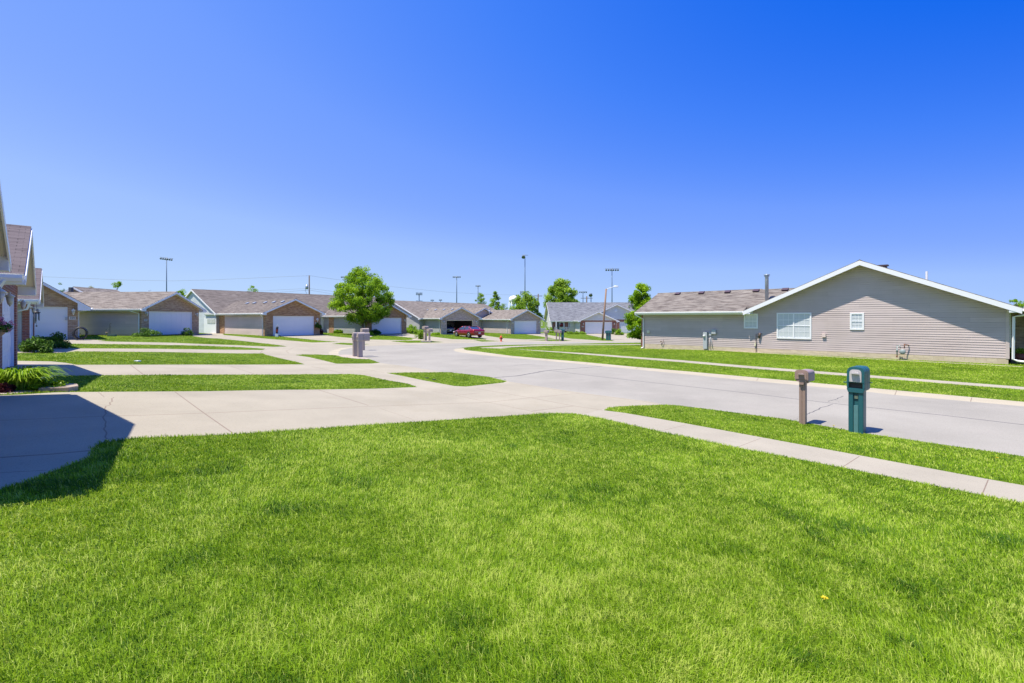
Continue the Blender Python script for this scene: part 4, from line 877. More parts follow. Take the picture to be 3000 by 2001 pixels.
def tree(name, x, y, H, R, h0, label, mat=None, n=6000, leaf=.12, prof=PROF_M, nclump=90, cs=None, tr=.09, seed=1, group=None, cat='tree', z=None, nl=10, trunk_to=.75):
    z = gz(x, y) if z is None else z; e = empty(name, (x, y, z-.03), 0, label, cat, group)
    P, tone, C = crown_points(h0, H, R, n, nclump, prof, cs or R*.24, seed)
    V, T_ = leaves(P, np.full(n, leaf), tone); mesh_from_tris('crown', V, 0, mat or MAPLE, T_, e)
    g = np.random.default_rng(seed+50); b = MB(); ht = h0+(H-h0)*trunk_to
    zs = np.linspace(0, ht, 7); pts = [(g.normal(0,.03)*R*.3*(k > 1), g.normal(0,.03)*R*.3*(k > 1), zz) for k, zz in enumerate(zs)]
    b.tube(pts, [tr*(1.25 if k == 0 else 1)*(1-.85*zz/ht)+.008 for k, zz in enumerate(zs)], 8)
    for k in sorted(g.choice(len(C), min(nl, len(C)), False)):
        c = C[k]; s_ = np.array((0,0,max(h0*.85, c[2]-.55*math.hypot(c[0], c[1])-.1))); s_[2] = min(s_[2], ht*.95)
        m = (s_+c)/2+np.array((0,0,-.06*R)); r0 = tr*(.5 if s_[2] < H*.6 else .3)
        b.tube([s_, m, c], [r0, r0*.6, .01], 5)
    b.build('trunk', BARK, e); return e
def bush(name, x, y, H, R, label, mat, n=1500, leaf=.05, seed=1, group=None, cat='shrub', ry=None, z=None):
    z = gz(x, y) if z is None else z
    g = np.random.default_rng(seed); nc = 26; a = g.random(nc)*6.283; k = g.random(nc)**.5; f = g.random(nc)
    hh = np.sqrt(np.maximum(0, 1-k**2)); C = np.stack((R*k*np.cos(a)*.8, (ry or R)*k*np.sin(a)*.8, H*(.12+.72*f*hh)), 1)
    i = g.integers(0, nc, n); d = g.normal(size=(n,3)); d /= np.linalg.norm(d,axis=1)[:,None]
    P = C[i]+d*(g.random(n)**.4)[:,None]*np.array((R*.3, R*.3, H*.22)); P[:,2] = np.abs(P[:,2])
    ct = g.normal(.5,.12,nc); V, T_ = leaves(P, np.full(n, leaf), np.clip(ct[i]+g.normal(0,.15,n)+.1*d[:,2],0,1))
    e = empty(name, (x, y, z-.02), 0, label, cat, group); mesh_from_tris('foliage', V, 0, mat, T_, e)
    b = MB()
    for q in range(6):
        c = C[q*4]; b.tube([(c[0]*.15, c[1]*.15, 0), (c[0]*.5, c[1]*.5, c[2]*.5), tuple(c)], [.018, .012, .005], 5)
    b.build('stems', BARK, e); return e
tp = PZ(1063, 60)
tree('maple_tree', tp.x, tp.y, 8.45, 3.85, 1.75, 'round leafy maple in stones in front of the long duplex, nearest large tree', MAPLE, 44000, .10, PROF_M, 240, .60, .17, 3, nl=26)
def bgtree(px, Z, ytop, wpx, label, mat=FARG, prof=PROF_R, n=5000, leaf=None, h0f=.3, seed=1, nclump=60, name='leafy_tree', ncs=None, group='trees behind the houses', nl=12, Hfull=None):
    p = PZ(px, Z); top = (HY-ytop)/F*Z+CAMZ; z = gz(p.x, p.y); R_ = wpx/F*Z/2; H_ = top-z
    return tree(name, p.x, p.y, H_, R_, H_*h0f, label, mat, int(n*1.9), leaf or R_*.052, prof, nclump, ncs or R_*.24, R_*.05, seed, group, nl=nl)
bgtree(1645, 120, 821, 96, 'tall spreading tree behind the grey roof of the white house', prof=PROF_R, n=11000, seed=5, nclump=110, h0f=.25)
bgtree(1541, 105, 863, 92, 'broad loose tree partly hiding the white water tower', prof=PROF_R, n=7000, seed=6, nclump=80, h0f=.15)
bgtree(1452, 110, 856, 56, 'pointed tree left of the white water tower', prof=PROF_T, n=7000, nclump=90, seed=7, h0f=.1)
bgtree(1410, 115, 861, 46, 'small tree peeking over the right end of the open-garage roof', prof=PROF_R, n=4500, seed=8)
bgtree(1476, 108, 886, 32, 'low bushy tree between the pointed tree and the water tower', prof=PROF_R, n=1800, seed=9)
bgtree(343, 75, 810, 50, 'sparse upright young tree standing above the roof beside house 399', LIME, prof=PROF_T, n=3200, seed=10, nclump=44, h0f=.15, nl=24)
bgtree(540, 90, 846, 58, 'light green tree between the long tan roof and the blue gable', LIME, prof=PROF_R, n=3500, seed=12)
bgtree(556, 86, 862, 24, 'dark red-leaved tree beside the blue gable', REDL, prof=PROF_R, n=1500, seed=13, name='red_leaved_tree')
bgtree(740, 110, 840, 44, 'small green tree top showing above the long brown roof', LIME, prof=PROF_R, n=4000, seed=14)
bgtree(716, 112, 850, 18, 'lowest tree top left of the one above the brown roof', FARG, prof=PROF_R, n=700, seed=15)
bgtree(262, 95, 838, 44, 'pale blossoming tree behind the roof of house 399', PALE, prof=PROF_R, n=1200, seed=16, nclump=30, name='blossoming_tree')
bgtree(290, 92, 841, 17, 'small dark red tree top between pale tree and young green tree', REDL, prof=PROF_R, n=500, seed=17, name='red_leaved_tree')
bgtree(176, 80, 829, 42, 'dark green tree above the roof valley of house 399', DGRN, prof=PROF_R, n=2200, seed=18)
bgtree(438, 100, 848, 22, 'low dark red shrub-like tree top right of the sparse young tree', REDL, prof=PROF_R, n=500, seed=19, name='red_leaved_tree')
bgtree(1880, 48, 832, 92, 'bright lime-green tree beside the left end of the big taupe house', LIME, prof=([0,.1,.3,.6,.85,1],[.6,.95,1,.85,.5,.12]), n=13000, seed=21, nclump=110, h0f=.12, leaf=.085)
bgtree(1851, 95, 860, 34, 'dark conifer-like tree far behind the lime-green tree', DGRN, prof=PROF_T, n=1800, seed=22)
bgtree(2982, 70, 870, 62, 'round tree top above the roof at the right edge', LIME, prof=PROF_R, n=3500, seed=23)
# shrubs
def bpx(px, py): p = G(px, py); return p.x, p.y
x, y = bpx(113, 1033); bush('round_shrub', x-.1, y, .78, .62, 'nearer round dark shrub at the corner of the wind-chime garage', DGRN, 3500, .045, 1, 'shrubs by the brick garages')
x, y = bpx(136, 1020); bush('round_shrub', x, y+.2, .85, .85, 'farther wider shrub behind the round one by the wind-chime garage', DGRN, 3500, .05, 2, 'shrubs by the brick garages')
x, y = bpx(137, 1141); bush('leafy_plant', x, y, .28, .36, 'small leafy plant beside the daylilies on the stone edging', LILY, 1500, .035, 3, cat='plant')
x, y = bpx(12, 1148); bush('burgundy_plant', x-.1, y, .2, .26, 'burgundy-leaved plant at the left edge next to the daylilies', REDL, 2200, .05, 4, cat='plant')
x, y = bpx(435, 986); bush('low_shrub', x, y-.2, .75, 1.1, 'low dark shrub against the garage pillar of the long tan-roofed house', DGRN, 1500, .06, 5)
x, y = bpx(552, 983); bush('low_shrub', x, y-.2, .8, .55, 'small dark shrub right of the garage door of the long tan-roofed house', DGRN, 800, .06, 6)
x, y = bpx(1201, 977); bush('globe_shrub', x, y+.2, 1.35, 1.2, 'large clipped dark globe shrub between the two brick garages', MAPLE, 4000, .07, 7)
x, y = bpx(1221, 978); bush('leafy_shrub', x, y+.3, .95, .7, 'airy light green shrub right of the dark globe shrub', FARG, 900, .07, 8)
x, y = bpx(1231, 993); bush('roadside_shrub', x, y, 1.35, .68, 'pale green shrub beside the brick-based mailboxes', FARG, 2200, .06, 9)
x, y = bpx(1277, 981); bush('hosta_plant', x, y, .4, .9, 'low bright hostas beside the downspout of the open garage', LIME, 900, .08, 10, cat='plant')
for k, px in enumerate((985, 996, 1007, 1019, 1031, 1042)):
    x, y = bpx(px, 976.5); bush('daylily_mound', x, y, .62, .34, f'{("first","second","third","fourth","fifth","sixth")[k]} bright green mound from the left in the grassy row left of the maple', LILY, 600, .10, 20+k, 'grassy mounds left of the maple', 'plant')
x, y = bpx(1076, 982); bush('leafy_shrub', x, y, .65, .75, 'light green shrub just right of the maple trunk', LIME, 1300, .08, 30)
x, y = bpx(1096, 980); bush('dark_shrub', x, y+.3, .8, .85, 'dark low shrub in front of the second garage, right of the maple', DGRN, 1200, .08, 31)
x, y = bpx(1815, 981.5); bush('globe_shrub', x, y, 1.15, .72, 'round green shrub, the front one of two between the white garage doors', MAPLE, 2200, .06, 32)
x, y = bpx(1812, 980); bush('globe_shrub', x-.4, y+1.0, 1.35, .9, 'darker round shrub, the rear one of two between the white garage doors', DGRN, 2200, .06, 33)
x, y = bpx(1804, 981); bush('flower_planter', x, y, .55, .5, 'small planter with white flowers beside the round green shrubs', PALE, 500, .06, 34, cat='planter')
for k, (px, lb) in enumerate(((1669, 'left one of three leafy hostas under the white siding'), (1688, 'middle one of three leafy hostas under the white siding'), (1707, 'right one of three leafy hostas, at the brick corner'))):
    x, y = bpx(px, 978.5); bush('hosta_plant', x, y, .55, .75, lb, FARG, 700, .09, 36+k, 'hostas by the white house', 'plant')
x, y = bpx(1615, 974.5); bush('hosta_plant', x, y, .4, 1.1, 'low hosta bed left of the covered entry of the white house', FARG, 700, .09, 40, cat='plant')
# daylily clump near the left
def daylily(x, y, R, H, n, label, seed=3):
    g = np.random.default_rng(seed); z = gz(x, y); V = []; T_ = []
    e = empty('daylily_clump', (x, y, z), 0, label, 'plant')
    for k in range(n):
        a = g.random()*6.283; r0 = R*.45*g.random()**.5; L_ = (.75+.4*g.random())*H*1.5; w_ = .009+.006*g.random(); bx, by = r0*math.cos(a)*1.2, r0*math.sin(a)*.8
        az = a+g.normal(0,.5); out = R*(.3+.75*g.random()); tt = np.linspace(0, 1, 7); hh = H*(.65+.5*g.random())
        rr = out*tt**1.5; zz = hh*np.sin(np.minimum(tt*1.9, 2.2))**.9*np.where(tt > .8, 1-(tt-.8)*1.3, 1); ww = w_*np.array((.9,1,1,.95,.8,.5,.05))
        cx_, cy_ = bx+rr*math.cos(az), by+rr*math.sin(az); sx, sy = -math.sin(az), math.cos(az); tn = np.clip(g.normal(.55,.2), 0, 1)
        for j in range(6):
            A = (cx_[j]-sx*ww[j], cy_[j]-sy*ww[j], zz[j]); B = (cx_[j]+sx*ww[j], cy_[j]+sy*ww[j], zz[j]+.004); C = (cx_[j+1]+sx*ww[j+1], cy_[j+1]+sy*ww[j+1], zz[j+1]+.004); D_ = (cx_[j+1]-sx*ww[j+1], cy_[j+1]-sy*ww[j+1], zz[j+1])
            V += [A,B,C,A,C,D_]; T_ += [tn*(.8+.05*j)]*6
    mesh_from_tris('foliage', np.array(V), 0, LILY, np.array(T_), e); return e
x, y = bpx(66, 1141); daylily(x-.1, y, .62, .43, 560, 'large clump of arching bright green daylily leaves by the near drive at the left')
q = [G(*p) for p in ((110,1141),(140,1133),(178,1131.5),(228,1138),(229,1145),(200,1148),(150,1147),(112,1147))]
b = MB(); zc = gz(q[0].x, q[0].y); b.prism([(p.x, p.y) for p in q], zc-.1, zc+.055, 'z')
SAND = paint('sandstone', (.36,.29,.22), .9, .25, 5, .5, 20)
o = b.build('edging_stone', SAND, bevel=.012); tag(o, 'flat tan edging slab at the tip of the daylily bed', 'edging stone')
# ---------------------------------------------------------------- mailboxes
M_TAN = paint('taupe_plastic', (.30,.205,.17), .5, .07, 6); M_TANS = paint('taupe_plastic_lid', (.33,.25,.235), .45, .05, 6)
M_TEAL = paint('teal_plastic', (.018,.105,.125), .42, .1, 5); M_TEALD = paint('faded_teal_plank', (.085,.21,.22), .6, .15, 9); M_DOORG = paint('grey_mail_door', (.50,.47,.46), .45, .05, 6)
M_GRY = paint('warm_grey_plastic', (.40,.335,.30), .5, .07, 6); M_CRM = paint('sticker_cream', (.62,.58,.36), .6, .1, 30)
ANGM = math.atan2(-.6645*-1, .7473)   # placeholder, fronts face away from the street
RZM = math.atan2(-.7473, .6645)+0.0
def arch(wd, z0, z1, rise, n=9, cham=0, cb=.0):
    p = [(-wd/2+cham, z0), (wd/2-cham, z0), (wd/2, z0+cb)] if cham else [(-wd/2, z0), (wd/2, z0)]
    for k in range(n+1):
        t = math.pi*k/n; c, s = math.cos(t), math.sin(t)
        p.append((wd/2*abs(c)**.55*(1 if c > 0 else -1), z1-rise+rise*abs(s)**.8))
    if cham: p.append((-wd/2, z0+cb))
    return p
def mail_combo(loc, rz, H=1.42, wd=.32, pw=.265, dp=.56, body=None, door=None, plank=None, label='', group=None, num=None, newspaper=True, nm='mailbox', pd=None):
    e = empty(nm, loc, rz, label, 'mailbox', group); zt = H; zb = H-.56; pd = pd or pw*.95
    b = MB(); b.box(-pw/2, -pw*.17, 0, .05, -.15, zb+.02); b.box(pw*.17, pw/2, 0, .05, -.15, zb+.02); b.box(-pw/2, pw/2, .0505, pd, -.15, zb+.02); b.box(-pw/2+.02, pw/2-.02, pd+.0, pd+.03, -.15, zb-.02); b.build('post', body, e, .008)
    if plank: bar('post_plank', -pw*.15, pw*.15, .012, .05, -.1, zb-.28, plank, e, .004); bar('sticker', -.03, .035, .028, .034, zb-.13, zb-.07, M_CRM, e)
    h = MB(); prof = arch(wd, zb, zt, .15, 10, (wd-pw)/2, .07)
    if newspaper:
        h.prism(prof, .045, dp*.42, 'y'); fr_ = MB()
        # front rim with the newspaper slot left open
        zs0, zs1 = zb+.095, zb+.215
        fr_.prism([(-pw/2, zb), (pw/2, zb), (wd/2, zb+.07), (wd/2, zs0), (-wd/2, zs0), (-wd/2, zb+.07)], -.02, .044, 'y')
        fr_.box(-wd/2, -wd/2+.035, -.02, .044, zs0+.0005, zs1); fr_.box(wd/2-.035, wd/2, -.02, .044, zs0+.0005, zs1)
        top = [(-wd/2, zs1+.0005), (wd/2, zs1+.0005)] + [p for p in arch(wd, 0, zt, .15, 10)[2:]]
        fr_.prism(top, -.02, .044, 'y'); fr_.build('front_rim', body, e, .006)
        bar('newspaper_slot', -wd/2+.036, wd/2-.036, .030, .0445, zs0+.001, zs1-.001, DARK, e)
    else: h.prism(prof, -.02, dp*.42, 'y')
    h.build('box_front', body, e, .012)
    h2 = MB(); h2.prism([(x*.985, z if z > zb+.01 else z+.02) for x, z in prof], dp*.42+.004, dp, 'y'); h2.build('box_rear', body, e, .02)
    d = MB(); dw = wd*.68; dz0 = zb+.235 if newspaper else zb+.1; d.prism(arch(dw, dz0, zt-.055, .1, 10), -.034, -.0205, 'y'); do = d.build('mail_door', door, e, .003)
    hd = MB(); hd.prism([(-.075,.0),(.075,.0),(.06,.035),(0,.048),(-.06,.035)], -.095, -.036, 'y'); hd.M = None
    for i, v in enumerate(hd.v): hd.v[i] = (v[0], v[1], v[2]+dz0+.17)
    hd.build('door_handle', door, do, .006)
    f = MB(); f.tube([(-wd/2-.09, dp*.2, zb+.2), (-wd/2-.005, dp*.2, zb+.2)], .011, 6); f.build('flag_rod', body, e); f = MB(); f.tube([(wd/2+.005, dp*.85, zb+.2), (wd/2+.05, dp*.85, zb+.2)], .011, 6); f.build('flag_rod', body, e)
    if num: text(num, .07, e, (wd/2+.003, dp*.5, zt-.26), math.radians(90), M_CRM, 'box_number')
    return e
MR = math.atan2(-.7473, .6645)   # local x along -street direction, local -y towards the houses
def mloc(px, py, dz=0): p = G(px, py); return (p.x, p.y, p.z+dz)
mail_combo(mloc(2507, 1268), MR, 1.43, .32, .27, .50, M_TEAL, M_DOORG, M_TEALD, 'large dark teal plastic mailbox with grey door on the near verge')
# taupe box on a slim post
e = empty('mailbox', mloc(2350, 1243), MR, 'taupe plastic mailbox on a slim post left of the large teal one', 'mailbox')
b = MB(); b.box(-.066, -.004, 0, .12, -.15, .955); b.box(.004, .066, 0, .12, -.15, .955); b.box(-.06, .06, .01, .13, -.15, .95); b.build('post', M_TAN, e, .005)
b = MB(); b.prism([(-.045,.93),(.045,.93),(.05,.99),(.11,1.03),(.138,1.05),(-.138,1.05),(-.11,1.03),(-.05,.99)], -.05, -.0, 'y'); b.box(-.06, .06, .0, .32, .95, 1.005); b.build('bracket', M_TAN, e, .004)
b = MB(); b.prism(arch(.262, 1.0, 1.265, .09, 10), -.0, .46, 'y'); b.build('box', M_TANS, e, .008)
b = MB(); b.prism(arch(.285, 1.045, 1.28, .095, 10), -.05, -.002, 'y'); b.build('front_rim', M_TAN, e, .006)
b = MB(); b.prism(arch(.225, 1.06, 1.25, .06, 8), -.062, -.0505, 'y'); do = b.build('mail_door', M_TAN, e, .003)
b = MB(); b.prism([(-.065,1.165),(.065,1.165),(.05,1.2),(0,1.212),(-.05,1.2)], -.115, -.063, 'y'); b.build('door_handle', M_TANS, do, .005)
b = MB(); b.tube([(.0,.47,1.02),(.01,.47,1.2)], .01, 6); b.box(-.02,.01,.462,.468,1.0,1.03); b.build('box_latch', M_TAN, e)
# paired warm grey boxes at the drive
mail_combo(mloc(1048, 1046.5), MR, 1.58, .27, .20, .78, M_GRY, M_GRY, None, 'front one of the paired warm grey mailboxes in the stone patch', 'paired mailboxes by the road bend', '391', False, pd=.28)
mail_combo(mloc(1034.5, 1044), MR, 1.58, .27, .20, .78, M_GRY, M_GRY, None, 'rear one of the paired warm grey mailboxes in the stone patch', 'paired mailboxes by the road bend', None, False, pd=.28)
def small_mail(px, py, body, label, group, H=1.25, wd=.34, pw=.13, rz=-.75, z=None, base=None):
    e = empty('mailbox', mloc(px, py), rz, label, 'mailbox', group)
    b = MB(); b.box(-pw/2, pw/2, 0, pw, -.15, H-.3); b.build('post', base or body, e, .004)
    b = MB(); b.prism(arch(wd, H-.36, H, .12, 8, .08, .05), -.12, .42, 'y'); b.build('box', body, e, .01)
    b = MB(); b.prism(arch(wd*.75, H-.28, H-.05, .08, 8), -.135, -.121, 'y'); b.build('mail_door', body, e)
    b = MB(); b.box(-wd/2-.02, -wd/2-.005, .0, .2, H-.25, H-.2); b.build('flag', DARK, e); return e
M_WTAN = paint('weathered_tan_box', (.34,.28,.24), .6, .1, 5); BRM = BGRY
p = G(1058, 1022); small_mail(1063, 1026, M_WTAN, 'grey-white mailbox whose top shows just behind the paired grey ones', None, 1.72, .5, .14, -.9)
small_mail(1243, 999.5, M_WTAN, 'larger tan mailbox on a pale stone base beside the roadside shrub', 'mailboxes on a brick base', 1.66, .5, .26, -.7, base=BRM)
small_mail(1256, 1001, M_WTAN, 'smaller tan mailbox on a grey post beside the roadside shrub', 'mailboxes on a brick base', 1.42, .46, .17, -.7, base=BRM)
q = G(1249, 1001.5); o = bar('mailbox_plinth', q.x-.55, q.x+.55, q.y-.35, q.y+.1, q.z-.1, q.z+.13, BRM, None, .01); tag(o, 'low brick base under the two tan roadside mailboxes', 'brick plinth')
small_mail(1599.5, 999, M_WTAN, 'broad taupe mailbox, first from the left in the row of four', 'row of four mailboxes', 1.38, .55, .24, -.5)
small_mail(1629.5, 998.5, M_WTAN, 'grey mailbox on a thin post, second in the row of four', 'row of four mailboxes', 1.45, .46, .13, -.5)
small_mail(1638.5, 999, M_WTAN, 'tan mailbox on a thin post, third in the row of four', 'row of four mailboxes', 1.38, .42, .13, -.5)
small_mail(1647, 998.5, M_TEAL, 'dark teal mailbox at the right end of the row of four', 'row of four mailboxes', 1.5, .42, .27, -.5)
small_mail(1778, 996.5, M_TEAL, 'dark teal mailbox just right of the wooden street lamp pole', 'teal mailboxes by the lamp', 1.3, .45, .27, -.5)
small_mail(1785.5, 996.8, M_TEAL, 'dark teal mailbox right of its twin by the lamp pole', 'teal mailboxes by the lamp', 1.3, .42, .27, -.5)
# ---------------------------------------------------------------- hydrant
M_RED = paint('hydrant_red', (.62,.065,.02), .45, .08, 8); e = empty('fire_hydrant', mloc(1468, 1000.5), .4, 'bright red-orange fire hydrant at the kerb', 'fire hydrant')
b = MB(); b.lathe([(.15,-.05),(.15,.03),(.105,.04),(.10,.45),(.14,.46),(.14,.51),(.12,.53),(.11,.60),(.06,.67),(.03,.68),(.03,.73),(.01,.74)], seg=16); b.build('barrel', M_RED, e)
for sx in (-1, 1): b = MB(); b.tube([(sx*.08,0,.38),(sx*.16,0,.38),(sx*.165,0,.38),(sx*.21,0,.38)], [.05,.05,.07,.065], 10); b.build('side_outlet', M_RED, e)
b = MB(); b.tube([(0,-.08,.34),(0,-.15,.34),(0,-.155,.34),(0,-.2,.34)], [.065,.065,.085,.08], 12); b.build('pumper_outlet', DARK, e)
# ---------------------------------------------------------------- street lamp, light masts, poles, wires, towers
WOOD = paint('weathered_pole_wood', (.26,.165,.11), .85, .2, 6); STEEL = paint('blue_grey_mast_steel', (.12,.17,.23), .5, .08, 3, metal=.3); STEELD = paint('dark_lamp_housing', (.10,.13,.16), .5, .1, 6)
b0 = G(1764.5, 995.5); e = empty('street_lamp', b0, 0, 'leaning wooden street lamp pole with curved metal arm near two teal mailboxes', 'street lamp')
tZ = b0.y; tx = (1776-CX)/F*tZ-b0.x; th = (HY-846)/F*tZ+CAMZ-b0.z
b = MB(); b.tube([(0,0,-.3),(tx*.5,0,th*.5),(tx,0,th)], [.15,.13,.11], 10); b.build('pole', WOOD, e)
lx = (1800-CX)/F*tZ-b0.x; lz = (HY-840)/F*tZ+CAMZ-b0.z
b = MB(); b.tube([(tx,-.02,th-.3),(tx+.25,-.02,th+.05),(tx+.7,-.02,lz-.12),(lx-.1,-.02,lz)], .035, 8); b.build('arm', WHITE, e)
b = MB(); b.tube([(lx-.15,0,lz+.0),(lx+.0,0,lz+.03),(lx+.45,0,lz+.02),(lx+.55,0,lz-.0)], [.05,.11,.10,.04], 10); b.tube([(lx+.1,0,lz+.1),(lx+.1,0,lz+.2)], .04, 8); b.build('lamp_head', WHITE, e)
def mast(px, Z, ytop, wpx, n, label, tilt=0.0, rows=1, hy=0):
    p = PZ(px, Z); z = gz(p.x, p.y); H_ = (HY-ytop)/F*Z+CAMZ-z; e = empty('floodlight_mast', (p.x, p.y, z), 0, label, 'floodlight mast', 'sports field floodlight masts')
    r_ = Z*.0009; b = MB(); b.tube([(0,0,-.5),(0,0,H_*.6),(0,0,H_)], [r_*1.3, r_, r_*.7], 8); b.build('pole', STEEL, e)
    W_ = wpx/F*Z
    for r in range(rows):
        zz = H_-.3-r*hy/F*Z
        if W_ > 1.5: b = MB(); b.tube([(-W_/2,0,zz+tilt*W_/2),(0,0,zz),(W_/2,0,zz-tilt*W_/2)], r_*.45, 6); b.build('crossarm', STEEL, e)
        for k in range(n):
            f = (k+.5)/n-.5 if n > 1 else -.25; xx = f*W_; zl = zz-tilt*xx-.35
            b = MB(); s_ = min(W_/max(n,1)*.42, Z*.0038) if n > 1 else Z*.0042; b.tube([(xx,0,zl+.4),(xx,-s_*.2,zl+.1),(xx,-s_*.9,zl-s_*.7)], [s_*.25, s_*.6, s_], 8); b.build('floodlight', STEELD, e)
    return e
mast(488, 150, 753, 38, 6, 'tall floodlight mast above the long tan roof at the left', .12)
mast(1009.5, 220, 808, 22, 5, 'floodlight mast just left of the maple crown')
mast(1338, 220, 808, 24, 6, 'floodlight mast above the open-garage house')
mast(1400.5, 280, 835, 15, 4, 'thin distant floodlight mast right of the one above the open garage')
mast(1538, 160, 745, 18, 1, 'tallest floodlight mast with a single sideways lamp cluster')
mast(1534, 300, 852, 21, 5, 'distant two-row floodlight mast behind the tallest mast', 0, 2, 5)
mast(1793, 170, 785, 41, 6, 'floodlight mast rising behind the wooden street lamp')
mast(1708, 320, 853, 24, 5, 'distant floodlight mast behind the slate grey roof')
mast(1731.5, 300, 859, 7, 1, 'short distant single-lamp mast behind the slate grey roof')
def upole(px, Z, ytop, label, arm=0, trans=False, lean=0):
    p = PZ(px, Z); z = gz(p.x, p.y); H_ = (HY-ytop)/F*Z+CAMZ-z; e = empty('utility_pole', (p.x, p.y, z), 0, label, 'utility pole', 'utility poles')
    r_ = max(.16, Z*.0014); b = MB(); b.tube([(0,0,-.5),(lean*H_,0,H_)], [r_*1.15, r_*.9], 8); b.build('pole', BARK, e)
    if arm: b = MB(); b.box(-arm/2, arm/2, -.1, .1, H_-.9, H_-.7); b.build('crossarm', BARK, e)
    if trans:
        b = MB(); b.tube([(-.55,0,H_-3.2),(-.55,0,H_-2.2)], .27, 12); b.tube([(-.55,0,H_-2.2),(-.55,0,H_-1.95)], .05, 6); b.tube([(-.3,0,H_-2.8),(-.1,0,H_-2.8)], .04, 6); b.build('transformer', GALV, e)
        b = MB(); b.tube([(-.85,0,H_-2.4),(-.9,0,H_-3.6),(-.4,0,H_-4.5),(-.1,0,H_-4.9)], .03, 5); b.build('drop_cable', DARK, e)
    return e, (p.x, p.y, z+H_)
_, pA = upole(906, 110, 807, 'utility pole with a grey transformer above the long brown roof', 0, True)
_, pB = upole(1575, 180, 861, 'leaning utility pole between the water tower and the tall tree', 3.5, False, .02)
_, pC = upole(1718.8, 200, 868, 'distant utility pole with crossarm behind the slate grey roof', 5)
def wire(pts, Zs, label, r_=.022):
    P_ = [Vector(((px-CX)/F*Z, Z, (HY-py)/F*Z+CAMZ)) for (px, py), Z in zip(pts, Zs)]
    b = MB(); q = []
    for a, c in zip(P_[:-1], P_[1:]):
        for k in range(8): t = k/8; q.append(a.lerp(c, t))
    q.append(P_[-1]); b.tube(q, r_, 4); o = b.build('power_line', paint('wire_grey', (.25,.28,.33), .6), None, fix=False); tag(o, label, 'power line', 'overhead power lines')
wire([(-300,800),(138,811),(360,820),(500,823),(620,820),(780,813),(906,807.5)], [90,96,100,102,104,107,110], 'top overhead wire running left from the transformer pole')
wire([(906,807.5),(1009,822),(1150,840),(1310,856),(1440,863),(1575,865)], [110,120,135,150,165,180], 'top overhead wire running right from the transformer pole')
wire([(906,845),(840,848),(770,852),(640,856)], [110,108,106,102], 'upper of the low wires left of the transformer pole')
wire([(906,850),(860,853),(800,858),(700,864)], [110.5,108,106,104], 'lower of the low wires left of the transformer pole')
wire([(906,845),(960,852),(1000,858),(1080,868)], [110,113,116,120], 'upper of the low wires right of the transformer pole')
wire([(906,850),(950,857),(1000,866),(1050,874)], [110.5,113,116,120], 'lower of the low wires right of the transformer pole')
# water tower
p = PZ(1505, 600); e = empty('water_tower', (p.x, p.y, gz(p.x, p.y)), 0, 'white rounded water tower behind the broad tree', 'water tower'); zt = (HY-866)/F*600+CAMZ-gz(p.x,p.y)
TW = paint('tower_white_paint', (.82,.82,.82), .4, .03, .2); b = MB(); b.lathe([(.5,zt),(3,zt-.6),(5.2,zt-2),(6.1,zt-4),(6.2,zt-6.5),(5.4,zt-8.5),(3,zt-10.2),(1.3,zt-11)], seg=28); b.build('tank', TW, e)
b = MB(); b.lathe([(1.3,zt-11),(1.2,zt-20),(1.6,0)], seg=14); b.build('stem', TW, e)
for k in range(6): a = k*math.pi/3; b = MB(); b.tube([(5.6*math.cos(a),5.6*math.sin(a),zt-7.8),(7*math.cos(a),7*math.sin(a),0)], .3, 6); b.build('leg', TW, e)
def celltower(px, Z, ytop, label, s=1.0):
    p = PZ(px, Z); z = gz(p.x, p.y); H_ = (HY-ytop)/F*Z+CAMZ-z; e = empty('cell_tower', (p.x, p.y, z), 0, label, 'cell tower', 'cell towers')
    b = MB(); b.tube([(0,0,0),(0,0,H_)], .45*s, 8); b.build('mast', STEEL, e)
    for zz in (H_-1.5, H_-10*s):
        b = MB(); b.lathe([(.4,-.2),(3.0*s,-.2),(3.0*s,.1),(.4,.1)], (0,0,zz), 10); b.build('platform', STEEL, e)
        for k in range(6): a = k*math.pi/3; b = MB(); b.box(3*s*math.cos(a)-.25*s,3*s*math.cos(a)+.25*s,3*s*math.sin(a)-.2,3*s*math.sin(a)+.2,zz-1.4*s,zz+1.6*s); b.build('antenna', STEEL, e)
celltower(1228, 500, 857, 'distant cell tower with two antenna rings above the tan roof'); celltower(1266.5, 650, 877, 'tiny farther cell tower right of the two-ring one', .7); celltower(1290.5, 600, 876, 'small dark cell tower right of the tiny one', .6)
